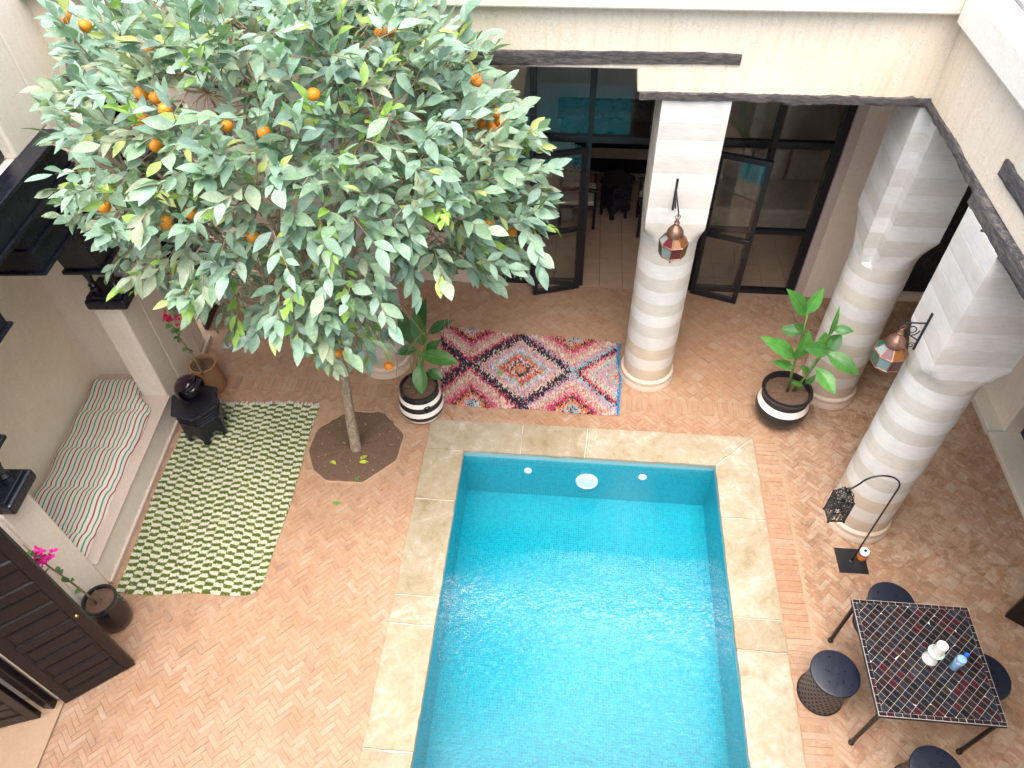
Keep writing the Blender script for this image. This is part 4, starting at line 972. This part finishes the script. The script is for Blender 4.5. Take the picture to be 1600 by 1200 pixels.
for k, a_ in enumerate(np.linspace(-26, 20, 7)):
    for (dz, da, ww, hh_) in [(0, 0, .010, .003), (.008, 0, .010, .003), (.004, -1.8, .003, .011)][:(3 if k % 3 else 2)]:
        aa = math.radians(a_+da); tt = math.radians(53)-dz/.145; c_ = np.array((.1475*math.sin(tt)*math.cos(aa)*1.12, .1475*math.sin(tt)*math.sin(aa), .10+.1475*math.cos(tt))); nn = c_-np.array((0, 0, .1)); nn /= np.linalg.norm(nn); sx = np.array((-math.sin(aa), math.cos(aa), 0)); sy = np.cross(nn, sx)
        lt.add([c_+sx*ww/2*a1+sy*hh_/2*b1+nn*.0015 for a1, b1 in ((-1, -1), (1, -1), (1, 1), (-1, 1))], [(0, 1, 2, 3)])
lt.build('white_lettering', M['white_plastic'], he)

# ------------------------------------------------------------------ pots and plants
def broad_leaf(mb, b0, tip, Wd, nv, tint, droop=.25, fold=.35):
    b0, tip = np.array(b0), np.array(tip); d = tip-b0; L = np.linalg.norm(d); F = frame(d/L, nv); seg = 8
    pr = [.04, .42, .78, .97, 1., .9, .68, .36, .02]; vs = []
    for i in range(seg+1):
        t_ = i/seg; z = droop*L*(t_-t_*t_)*1.0
        for s in (-1, -.5, 0, .5, 1): y_ = s*pr[i]*Wd/2; vs.append((t_*L, y_, z+fold*abs(y_)*(1 if abs(s) < .9 else .85)))
    mb.add((np.array(vs)@F.T)+b0, [(i*5+j, (i+1)*5+j, (i+1)*5+j+1, i*5+j+1) for i in range(seg) for j in range(4)], tint)
    if L > .12: mid = [vs[i*5+2] for i in range(seg)]; mb.tube([np.array((x_, y_, z_+.0015))@F.T+b0 for x_, y_, z_ in mid], list(np.linspace(.0035, .0012, seg)), 4, False, tuple(min(1, q*1.7+.03) for q in tint))
def potted(name, label, c, prof, cols, soil_r, soil_z, mat, group=None):
    t = thing(name, label, 'potted plant', (c[0], c[1], 0)); mb = MB(); mb.lathe(prof, 40, (0, 0, 0), cols, cap=False); mb.f.append(tuple(range(39, -1, -1))); mb.c.append(cols[0] if cols else None)
    po = mb.build('pot', mat, t, smooth=45); t['pot'] = po.name
    s = MB(); r2 = np.random.default_rng(3); n = 24; vs = []
    for k, fr2 in enumerate((1, .7, .4, .1)):
        for i in range(n): vs.append((soil_r*fr2*math.cos(2*PI*i/n), soil_r*fr2*math.sin(2*PI*i/n), soil_z+r2.normal(0, .004)+.012*(1-fr2)))
    s.add(vs, [(k*n+i, k*n+(i+1) % n, (k+1)*n+(i+1) % n, (k+1)*n+i) for k in range(3) for i in range(n)]+[tuple(range(3*n, 4*n))]); s.build('soil', M['soil'], po)
    return t
Wt, Bk = (.78, .77, .73), (.014, .014, .018)
prof = [(.185, 0), (.212, .028), (.230, .06), (.243, .098), (.250, .13), (.252, .162), (.250, .20), (.245, .232), (.238, .265), (.231, .298), (.224, .33), (.218, .356), (.214, .39), (.213, .435), (.196, .435), (.194, .37)]
cols = [Bk, Bk, Wt, Wt, Bk, Wt, Wt, Bk, Bk, Wt, Bk, Bk, Bk]
cols = [Bk, Wt, Wt, Bk, Bk, Wt, Wt, Bk, Bk, Wt, Wt, Bk, Bk, Bk, Bk]
P0 = (-1.60, 5.29)
pt = potted('potted_plant', 'striped black and white pot with broad dark green leaves', P0, prof, cols, .195, .39, M['tint_gloss'])
for a_ in (-62, 118):
    rg = MB(); ar = math.radians(a_); cc_ = np.array((.245*math.cos(ar), .245*math.sin(ar), .30)); sx = np.array((-math.sin(ar), math.cos(ar), 0)); n_r = np.array((math.cos(ar), math.sin(ar), .25))
    rg.tube([cc_+sx*.042*math.cos(t_)+np.array((0, 0, .045))*math.sin(t_)+n_r*.012 for t_ in np.linspace(0, 2*PI, 19)], .008, 7, False); rg.build('ring_handle', M['glazed_black'], bpy.data.objects[pt['pot']], smooth=True)
O_ = np.array((*P0, 0))
G1 = [(.045, .135, .028), (.055, .155, .032), (.038, .115, .03)]
stems = MB()
for (b, t_) in [((655, 602), (668, 522)), ((648, 602), (640, 560)), ((660, 602), (655, 545)), ((652, 600), (650, 530))]:
    a0, a1 = gz(b, .39), gy(t_, 5.33); stems.tube([a0-O_, (a0+a1)/2+(.0, .01, 0)-O_, a1-O_], [.012, .011, .008], 7)
stems.build('stem', M['stem'], pt, smooth=True)
for (b, t_, yb, yt, wd) in [((655, 568), (659, 617), 5.22, 5.0, .16), ((655, 553), (718, 568), 5.30, 5.22, .18), ((668, 522), (709, 500), 5.32, 5.36, .12), ((650, 535), (666, 465), 5.32, 5.45, .17), ((645, 540), (622, 480), 5.32, 5.42, .15), ((652, 545), (618, 553), 5.30, 5.2, .12), ((668, 578), (692, 592), 5.28, 5.22, .13), ((660, 540), (648, 480), 5.30, 5.3, .16), ((660, 560), (690, 530), 5.33, 5.4, .13)]:
    lb = MB(); broad_leaf(lb, gy(b, yb)-O_, gy(t_, yt)-O_, wd, np.array((0, -.4, 1)), tuple(np.array(G1[rng.integers(3)])*rng.uniform(.9, 1.2)), .18); lb.build('leaf', M['broadleaf'], pt, smooth=True)
P0 = (2.355, 5.51); O_ = np.array((*P0, 0))
prof = [(.15, 0), (.19, .015), (.235, .06), (.268, .12), (.28, .18), (.28, .235), (.272, .265), (.258, .32), (.248, .345), (.238, .38), (.24, .41), (.262, .44), (.268, .455), (.26, .468), (.236, .465), (.228, .43), (.225, .38)]
cols = [Bk]*6+[Wt, Wt]+[Bk]*8
pt = potted('potted_plant', 'round black pot with one white band and bright green leaves', P0, prof, cols, .226, .405, M['tint_gloss'])
G2 = [(.075, .26, .05), (.09, .30, .06), (.065, .22, .05), (.10, .32, .09)]
stems = MB(); Y = 5.5
for P in ([(1230, 612), (1238, 580), (1245, 555), (1254, 522), (1262, 490)], [(1238, 612), (1262, 585), (1280, 560), (1292, 530), (1300, 512)], [(1240, 612), (1258, 590), (1276, 560)]):
    stems.tube([gy(q, Y)-O_ if i else gz(q, .40)-O_ for i, q in enumerate(P)], list(np.linspace(.016, .008, len(P))), 7)
stems.build('stem', M['stem'], pt, smooth=True)
for (b, t_, yb, yt, wd) in [((1258, 494), (1229, 451), 5.5, 5.45, .15), ((1258, 492), (1287, 449), 5.5, 5.55, .12), ((1243, 560), (1187, 526), 5.5, 5.35, .16), ((1246, 560), (1263, 514), 5.46, 5.36, .17), ((1240, 575), (1204, 564), 5.5, 5.4, .10), ((1256, 520), (1220, 514), 5.52, 5.6, .13), ((1254, 518), (1240, 508), 5.5, 5.4, .1), ((1294, 528), (1312, 477), 5.5, 5.5, .055), ((1300, 514), (1334, 518), 5.5, 5.45, .10), ((1296, 548), (1256, 545), 5.42, 5.36, .16), ((1290, 550), (1342, 586), 5.46, 5.25, .17), ((1275, 574), (1305, 616), 5.46, 5.2, .16), ((1288, 548), (1316, 522), 5.52, 5.6, .16), ((1284, 550), (1290, 518), 5.52, 5.62, .15), ((1262, 585), (1250, 572), 5.4, 5.3, .09), ((1258, 600), (1275, 585), 5.46, 5.4, .07), ((1255, 603), (1235, 597), 5.45, 5.4, .06)]:
    lb = MB(); broad_leaf(lb, gy(b, yb)-O_, gy(t_, yt)-O_, wd, np.array((0, -.6, .8)), tuple(np.array(G2[rng.integers(4)])*rng.uniform(.85, 1.2)), .2); lb.build('leaf', M['broadleaf'], pt, smooth=True)
def bougain(pt, O_, base, top, z1, nleaf, fl_at, colr, seed):
    r = np.random.default_rng(seed); a0 = np.array(base); a1 = np.array(top); n = 9
    P = [a0+(a1-a0)*t_+np.array((math.sin(t_*5)*.015, math.cos(t_*4)*.012, 0)) for t_ in np.linspace(0, 1, n)]
    MB().tube([p-O_ for p in P], list(np.linspace(.010, .005, n)), 6).build('stem', M['brown_stem'], pt, smooth=True)
    for k in range(nleaf):
        p = P[1+int(r.integers(0, n-2))]+(P[1]-P[0])*r.uniform(0, 1); d = r.normal(0, 1, 3); d[2] *= .4; d /= np.linalg.norm(d); L = r.uniform(.05, .085)
        lb = MB(); broad_leaf(lb, p-O_, p+d*L-O_, L*.75, np.array((0, -.3, 1))+r.normal(0, .3, 3), (.10, .20, .06), .1); lb.build('leaf', M['broadleaf'], pt, smooth=True)
    q = P[0]+(np.array(a1)-a0)*fl_at
    for k in range(16):
        c_ = q+r.normal(0, .035, 3); mb = MB()
        for i in range(3):
            a_ = 2*PI*i/3+r.uniform(0, 1); d = np.array((math.cos(a_), math.sin(a_), r.uniform(.1, .9))); d /= np.linalg.norm(d); broad_leaf(mb, c_-O_, c_+d*.042-O_, .036, r.normal(0, 1, 3), tuple(np.array(colr)*r.uniform(.8, 1.25)), .1)
        mb.build('flower', M['bract'], pt, smooth=True)
P0 = (-4.12, 5.47); O_ = np.array((*P0, 0))
pt = potted('potted_bougainvillea', 'terracotta cylinder pot with a thin red flowered stem', P0, [(.135, 0), (.15, .01), (.162, .1), (.152, .25), (.145, .36), (.15, .39), (.152, .405), (.132, .405), (.13, .35)], None, .131, .36, M['terracotta'])
bougain(pt, O_, gz((317, 588), .37), gy((266, 498), 5.42), 1.2, 11, 1., (.55, .01, .06), 5)
P0 = (-3.965, 2.615); O_ = np.array((*P0, 0))
Bw = (.022, .012, .014); Bo = (.09, .045, .015)
pt = potted('potted_bougainvillea', 'glazed black pot with a pink flowered stem by the open door', P0, [(.12, 0), (.13, .01), (.145, .07), (.15, .12), (.152, .16), (.15, .25), (.142, .34), (.138, .36), (.146, .385), (.15, .40), (.146, .412), (.126, .41), (.124, .35)], [Bk, Bo, Bw, Bk, Bw, Bk, Bk, Bk, Bk, Bk, Bk, Bk], .125, .375, M['tint_gloss'])
sp_ = gz((150, 945), .38); up_ = [z for z in np.linspace(.5, 1.6, 60)]; zz_ = min(up_, key=lambda z: np.hypot(*(proj(np.array((sp_[0], sp_[1], z)))[0, :2]-np.array((42, 850)))))
bougain(pt, O_, sp_, gz((40, 850), zz_), 1.2, 14, .80, (.72, .02, .30), 8)

# ------------------------------------------------------------------ lanterns
def oct_lantern(name, label, c, s, group):
    t = thing(name, label, 'lantern', tuple(c), .2, group); n = 8
    def ring(r, z): return [Vector((r*math.cos(2*PI*k/n+PI/8), r*math.sin(2*PI*k/n+PI/8), z)) for k in range(n)]
    A, B, Cc, D = ring(.115*s, -.10*s), ring(.125*s, .02*s), ring(.065*s, .085*s), ring(.118*s, -.10*s)
    fr2 = MB()
    for R_ in (A, B, Cc): fr2.tube(R_+[R_[0]], .007*s, 6, False)
    for k in range(n): fr2.tube([A[k], B[k]], .005*s, 5); fr2.tube([B[k], Cc[k]], .005*s, 5)
    fr2.build('metal_frame', M['copper'], t)
    for k in range(n):
        for P, Q, off in ((A, B, 0), (B, Cc, 3)):
            v4 = [P[k], P[(k+1) % n], Q[(k+1) % n], Q[k]]; cen_ = sum(v4, Vector())/4; nn = (v4[1]-v4[0]).cross(v4[3]-v4[0]).normalized()
            MB().add([v*.985+nn*0 for v in v4]+[v*.985-nn*.003 for v in v4], [(0, 1, 2, 3), (7, 6, 5, 4), (0, 4, 5, 1), (1, 5, 6, 2), (2, 6, 7, 3), (3, 7, 4, 0)]).build('glass_panel', CG[(k*3+off) % 8], t)
    MB().lathe([(.115*s, -.10*s), (.085*s, -.13*s), (.05*s, -.16*s), (.02*s, -.175*s), (.008*s, -.18*s), (.006*s, -.20*s), (.009*s, -.21*s), (.001, -.22*s)], 16).build('lower_cap', M['copper'], t, smooth=30)
    MB().lathe([(.068*s, .085*s), (.074*s, .10*s), (.07*s, .13*s), (.052*s, .16*s), (.028*s, .185*s), (.02*s, .20*s), (.026*s, .215*s), (.016*s, .23*s), (.012*s, .25*s), (.001, .255*s)], 16).build('dome', M['copper'], t, smooth=30)
    rg = MB(); rg.tube([(.022*s*math.cos(a_), 0, .27*s+.022*s*math.sin(a_)) for a_ in np.linspace(0, 2*PI, 15)], .004*s, 5, False); rg.build('hanging_ring', M['copper'], t)
    return t
def scroll(mb, c, ax, az_, r0, turns, rad, ph=0, sgn=1):
    P = []
    for k in range(int(14*turns)+1):
        t_ = k/14*2*PI; r = r0*(1-.75*k/(14*turns)); P.append(c+ax*r*math.cos(sgn*t_+ph)+az_*r*math.sin(sgn*t_+ph))
    mb.tube(P, rad, 5)
def bracket(label, root, direc, Lb, hgt):
    t = thing('lantern_bracket', label, 'bracket', tuple(root)); d = np.array(direc, float); zv = np.array((0, 0, 1.)); a = MB()
    a.tube([zv*-hgt, zv*.10], .011, 6); a.build('wall_bar', M['black_metal'], t)
    a = MB(); a.tube([zv*.0, d*Lb, d*(Lb+.02)-zv*.03, d*Lb-zv*.045], .007, 6); a.build('arm', M['black_metal'], t)
    a = MB(); scroll(a, d*.085-zv*.075, d, zv, .06, 1.6, .005, PI, 1); scroll(a, d*.035-zv*(hgt-.04), d, zv, .03, 1.3, .004, PI, -1); a.tube([-zv*(hgt-.09), d*.12-zv*.10], .005, 5); scroll(a, d*.14-zv*.10, d, zv, .022, 1.2, .004, 0, 1); a.build('scrollwork', M['black_metal'], t)
lc1 = gy((1052, 380), 5.43)
oct_lantern('coloured_glass_lantern', 'copper lantern with coloured glass hanging on the middle column', lc1, 1.02, 'coloured glass wall lanterns')
bracket('black scroll bracket on the middle column holding the lantern', (lc1[0], 5.795, lc1[2]+.32), (0, -1, 0), .362, .22)
lc2 = gy((1391, 551), 4.30)
oct_lantern('coloured_glass_lantern', 'copper lantern with coloured glass beside the right hand column', lc2, 1.0, 'coloured glass wall lanterns')
bracket('black scroll bracket holding the lantern on the right hand column', (2.655, 4.30, lc2[2]+.32), (-1, 0, 0), 2.655-lc2[0], .27)
ls = thing('hook_stand', 'black shepherd hook stand on a square plate by the column', 'lantern stand', (2.785, 3.75, 0))
O_ = np.array((2.785, 3.75, 0))
MB().box(-.135, .135, -.13, .13, .0, .012).build('base_plate', M['black_metal'], ls, bevel=.003)
hk = [np.array((0, 0, .012)), np.array((0, 0, .6)), np.array((0, 0, 1.22))]+[np.array((-.16+.16*math.cos(a_), 0, 1.22+.16*math.sin(a_))) for a_ in np.linspace(.15, PI*.93, 12)]
hk += [np.array((-.335, 0, 1.22)), np.array((-.37, 0, 1.165)), np.array((-.405, 0, 1.165)), np.array((-.42, 0, 1.19))]
MB().tube(hk, .0075, 8).build('rod', M['black_metal'], ls, smooth=True); MB().lathe([(.03, .012), (.028, .018), (.014, .022), (.010, .03)], 14).build('collar', M['black_metal'], ls.children[0])
fl_ = thing('filigree_lantern', 'small black filigree lantern hanging from the floor hook', 'lantern', (2.785-.385, 3.75, .765), .06)
HW, HH = .068, .285
fm = MB()
for sx in (-1, 1):
    for sy in (-1, 1): fm.tube([(sx*HW, sy*HW, 0), (sx*HW, sy*HW, HH)], .006, 5); fm.sphere((sx*HW, sy*HW, -.008), .012, 8, 6); fm.sphere((sx*HW, sy*HW, HH*.45), .009, 8, 6)
for z in (0, .012, HH*.45, HH): fm.tube([(-HW, -HW, z), (HW, -HW, z), (HW, HW, z), (-HW, HW, z), (-HW, -HW, z)], .0045, 5, False)
fm.build('frame', M['black_metal'], fl_)
for k in range(4):
    a_ = k*PI/2; ax = np.array((-math.sin(a_), math.cos(a_), 0)); nn = np.array((math.cos(a_), math.sin(a_), 0)); zv = np.array((0, 0, 1.)); mb = MB()
    for i in range(4):
        for j in range(8): scroll(mb, nn*HW+ax*(-.050+i*.0335)+zv*(.022+j*.0345), ax, zv, .0175, 1.4, .0030, (i+j)*1.3, 1 if (i+j) % 2 else -1)
    mb.build('filigree_panel', M['black_metal'], fl_)
    MB().add([nn*(HW-.008)+ax*s1*HW*.93+zv*z for s1, z in ((-1, .005), (1, .005), (1, HH-.005), (-1, HH-.005))], [(0, 1, 2, 3)]).build('glass', M['pane'], fl_)
dm = MB()
for k in range(8):
    a_ = k*PI/4; dm.tube([(HW*1.15*math.cos(a_)*math.cos(t_), HW*1.15*math.sin(a_)*math.cos(t_), HH+.075*math.sin(t_)) for t_ in np.linspace(0, PI/2, 7)], .0035, 5)
for t_ in (.3, .7, 1.1): dm.tube([(HW*1.15*math.cos(t_)*math.cos(a_), HW*1.15*math.cos(t_)*math.sin(a_), HH+.075*math.sin(t_)) for a_ in np.linspace(0, 2*PI, 17)], .0025, 5, False)
dm.build('dome', M['black_metal'], fl_); dm = MB(); dm.sphere((0, 0, HH+.09), .024, 12, 8); dm.tube([(.014*math.cos(a_), 0, HH+.122+.014*math.sin(a_)) for a_ in np.linspace(0, 2*PI, 13)], .003, 5, False); dm.build('finial', M['glazed_black'], fl_, smooth=True)
MB().lathe([(.028, .0), (.028, .07), (.024, .075), (.004, .073)], 14).build('candle', M['white_gloss'], fl_, smooth=40)
cn = thing('spray_can', 'short orange can with a white domed lid behind the hook plate', 'can', (2.885, 3.795, 0))
Or = (.75, .22, .02); Pu = (.06, .03, .2)
MB().lathe([(.043, 0), (.045, .004), (.045, .07), (.045, .078), (.045, .088), (.043, .092)], 24, (0, 0, 0), [Or, Or, Or, Pu, Pu]).build('can_body', M['tint_gloss'], cn, smooth=40)
MB().lathe([(.042, .091), (.043, .094), (.043, .12), (.038, .128), (.016, .130), (.014, .124)], 24).build('lid', M['white_plastic'], cn, smooth=40); MB().lathe([(.013, .124), (.013, .136), (.009, .138)], 14).build('nozzle', M['black_metal'], cn, smooth=40)
dr_ = gz((356, 541)); dn = thing('floor_drain', 'small square metal drain in the paving at the far left', 'drain', (dr_[0], dr_[1], .002))
st_ = plain('dull_steel', (.35, .36, .35), .45, .2, 40, .2, Metallic=.7)
MB().box(-.075, .075, -.06, .06, 0, .008).build('plate', st_, dn, bevel=.002); MB().lathe([(.045, .008), (.045, .013), (.035, .014), (.03, .010), (.01, .011)], 20).build('grate', plain('pale_steel', (.6, .6, .58), .35, .1, 30, .1, Metallic=.6), dn, smooth=40); MB().lathe([(.014, .0115), (.014, .0135), (.002, .0135)], 12).build('plug_hole', M['black_metal'], dn)

# ------------------------------------------------------------------ tiled table, stools and what stands on the table
TX0, TX1, TY0, TY1, TZ = 2.392, 3.305, 2.055, 2.98, .735
TCx, TCy = (TX0+TX1)/2, (TY0+TY1)/2
tbm = thing('mosaic_table', 'square black table topped with dark diagonal mosaic tiles', 'table', (TCx, TCy, 0)); hx, hy = (TX1-TX0)/2, (TY1-TY0)/2
MB().box(-hx, hx, -hy, hy, TZ-.035, TZ-.006).build('table_top', M['black_metal'], tbm, bevel=.012)
MB().box(-hx+.006, hx-.006, -hy+.006, hy-.006, TZ-.006, TZ-.0012).build('grout_bed', plain('pale_grout', (.50, .46, .43), .8, .2, 30, .2), tbm)
for sx in (-1, 1):
    for sy in (-1, 1):
        l_ = MB(); l_.tube([(sx*(hx-.04), sy*(hy-.04), .01), (sx*(hx-.04), sy*(hy-.04), TZ-.035)], .017, 10); l_.lathe([(.02, 0), (.024, .008), (.022, .03), (.017, .034)], 12, (sx*(hx-.04), sy*(hy-.04), 0)); l_.build('leg', M['brown_black'], tbm, smooth=40)
for s in (-1, 1): MB().box(-hx+.05, hx-.05, s*(hy-.04)-.01, s*(hy-.04)+.01, TZ-.09, TZ-.036).build('apron', M['black_metal'], tbm); MB().box(s*(hx-.04)-.01, s*(hx-.04)+.01, -hy+.055, hy-.055, TZ-.09, TZ-.036).build('apron', M['black_metal'], tbm)
def clip(poly, x0, x1, y0, y1):
    for ax, lim, sg in ((0, x0, 1), (0, x1, -1), (1, y0, 1), (1, y1, -1)):
        out_ = []
        for i in range(len(poly)):
            a_, b_ = poly[i], poly[(i+1) % len(poly)]; da, db = sg*(a_[ax]-lim), sg*(b_[ax]-lim)
            if da >= 0: out_.append(a_)
            if da*db < 0: t_ = da/(da-db); out_.append(tuple(a_[k]+(b_[k]-a_[k])*t_ for k in (0, 1)))
        poly = out_
        if len(poly) < 3: return []
    return poly
TC = [(.016, .014, .018), (.022, .017, .022), (.026, .017, .02), (.032, .015, .018), (.018, .022, .03), (.012, .012, .015), (.028, .03, .038), (.024, .015, .016), (.03, .022, .02), (.012, .013, .017), (.02, .02, .026), (.05, .012, .018)]
def tile(poly, name):
    if len(poly) < 3: return
    P = np.array(poly); ar = .5*abs(sum(P[i][0]*P[(i+1) % len(P)][1]-P[(i+1) % len(P)][0]*P[i][1] for i in range(len(P))))
    if ar < 1.2e-4: return
    c_ = P.mean(0); P = c_+(P-c_)*(1-.0012/np.sqrt(ar)); tz = rng.normal(0, .0002); tx, ty = rng.normal(0, .009, 2)
    mb = MB(); n = len(P); top_ = c_+(P-c_)*.985
    mb.add([(*q, TZ-.004) for q in P]+[(*q, TZ-.0004+tz+tx*(q[0]-c_[0])+ty*(q[1]-c_[1])) for q in top_], [tuple(range(n, 2*n))]+[(i, (i+1) % n, n+(i+1) % n, n+i) for i in range(n)], tuple(np.array(TC[rng.integers(len(TC))])*rng.uniform(.8, 1.3)))
    mb.build(name, M['tint_tile'], tbm)
bw_ = .036; tw_, th_ = .0505, .0565
for i in range(-16, 17):
    for j in range(-16, 17):
        q = [((i+a_)*tw_, (j+b_)*th_) for a_, b_ in ((-.5, -.5), (.5, -.5), (.5, .5), (-.5, .5))]
        q = [((x-y_)*s45, (x+y_)*s45) for x, y_ in q]; tile(clip(q, -hx+bw_, hx-bw_, -hy+bw_, hy-bw_), 'tile')
nb_ = 16
for k in range(nb_):
    x0, x1 = -hx+.008+(2*hx-.016)*k/nb_, -hx+.008+(2*hx-.016)*(k+1)/nb_
    for s in (-1, 1): a_, b_ = sorted((s*(hy-.008), s*(hy-bw_))); tile([(x0, a_), (x1, a_), (x1, b_), (x0, b_)], 'border_tile')
    if 0 < k < nb_-1:
        y0, y1 = -hy+bw_+(2*hy-2*bw_)*(k-1)/(nb_-2), -hy+bw_+(2*hy-2*bw_)*k/(nb_-2)
        for s in (-1, 1): a_, b_ = sorted((s*(hx-.008), s*(hx-bw_))); tile([(a_, y0), (b_, y0), (b_, y1), (a_, y1)], 'border_tile')
M['bronze_black'] = plain('bronze_black', (.062, .05, .048), .45, .3, 40, .1)
M['seat_blue'] = plain('stool_seat_paint', (.011, .014, .028), .34, .2, 60, .04)
seat_me = MB().lathe([(.02, .425), (.17, .425), (.188, .43), (.193, .44), (.188, .45), (.172, .454), (.02, .456)], 44)
body_me = MB(); nu_, nv_ = 26, 9
def rp(z): t_ = z/.43; return .170+.012*(2*t_-1)**2
for j in range(nv_):
    for i in range(nu_):
        z0, z1 = .025+j*.043, .025+(j+1)*.043; o_ = .5*(j % 2)
        def pt3(a_, b_, off=0): z = z0+(z1-z0)*b_; r = rp(z)+off; an = 2*PI*(i+a_+o_)/nu_; return (r*math.cos(an), r*math.sin(an), z)
        vs = [pt3(*q) for q in ((0, 0), (.5, 0), (1, 0), (1, .5), (1, 1), (.5, 1), (0, 1), (0, .5))]+[pt3(*q) for q in ((.5, .2), (.78, .5), (.5, .8), (.22, .5))]
        body_me.add(vs, [(0, 1, 8, 11, 7), (1, 2, 3, 9, 8), (3, 4, 5, 10, 9), (5, 6, 7, 11, 10)])
rim_me = MB().lathe([(.172, 0), (.186, .004), (.186, .02), (.178, .028)], 40)
protoS = None
def stool(x, y, label, rz):
    global protoS
    t = thing('drum_stool', label, 'stool', (x, y, 0), rz, 'black drum stools around the mosaic table')
    if protoS is None:
        protoS = [seat_me.build('seat', M['seat_blue'], t, smooth=40), body_me.build('pierced_body', M['bronze_black'], t, smooth=True), rim_me.build('foot_ring', M['black_metal'], t, smooth=40)]
        inn = MB(); inn.lathe([(.160, .02), (.160, .42)], 26); protoS.append(inn.build('shade_liner', plain('inner_shade_black', (.003, .003, .004), .9, .1, 20, 0.), t))  # added black liner standing in for the shade inside the hollow drum
    else:
        for o in protoS: copy_obj(o, t)
stool(2.255, 2.47, 'black pierced drum stool left of the mosaic table', 0); stool(2.85, 3.12, 'drum stool mostly hidden behind the far edge of the mosaic table', .7)
stool(3.42, 2.545, 'drum stool half tucked under the right side of the mosaic table', 1.3); stool(2.845, 1.79, 'drum stool in front of the mosaic table at the bottom edge', 2.)
bp = gz((1452, 1030), TZ)
ob = thing('ceramic_burner', 'white ceramic candle burner shaped like two cones on the table', 'burner', (bp[0]+.0, bp[1], TZ+.002))
MB().lathe([(.050, 0), (.056, .004), (.055, .016), (.046, .045), (.034, .075), (.027, .095), (.026, .105)], 28).build('foot', M['white_gloss'], ob, smooth=40)
MB().lathe([(.026, .103), (.048, .112), (.058, .124), (.060, .134), (.054, .138), (.038, .136)], 28).build('dish', plain('celadon', (.45, .72, .58), .3, .1, 30, .05), ob, smooth=40)
MB().lathe([(.041, .134), (.043, .15), (.041, .20), (.039, .245), (.040, .252), (.034, .254), (.01, .246)], 28).build('cup', M['white_gloss'], ob, smooth=40)
wp = gz((1489, 1043), TZ)
wb = thing('water_bottle', 'clear plastic water bottle with a blue cap on the table', 'bottle', (wp[0], wp[1], TZ+.002))
rib = [(.030, 0), (.036, .006)]
for k in range(8): z = .012+k*.011; rib += [(.037, z), (.0345, z+.0055)]
rib += [(.037, .105), (.035, .115), (.035, .15), (.037, .155), (.036, .175), (.028, .205), (.016, .225), (.014, .23)]
MB().lathe(rib, 28).build('bottle_body', M['bottle'], wb, smooth=60)
MB().lathe([(.0145, .228), (.0155, .23), (.0155, .246), (.013, .249), (.001, .249)], 20).build('cap', M['blue_plastic'], wb, smooth=40)
lb_, nt = newmat('bottle_label'); tcx = N(nt, 'TexCoord').outputs['Object']; c = ramp(nt, noise(nt, tcx, 45, 2), [(.45, (.55, .72, .88)), (.5, (.75, .85, .93)), (.62, (.10, .22, .6))]); out(nt, pbsdf(nt, c, .4))
MB().lathe([(.0357, .118), (.0357, .147)], 28, cap=False).build('label_band', lb_, wb, smooth=True)
wi, nt = newmat('bottled_water'); out(nt, pbsdf(nt, (.50, .72, .93), .15, **{'Transmission Weight': .15, 'IOR': 1.2})); 
MB().lathe([(.028, .004), (.033, .01), (.033, .16), (.02, .162)], 20).build('water_fill', wi, wb, smooth=40)
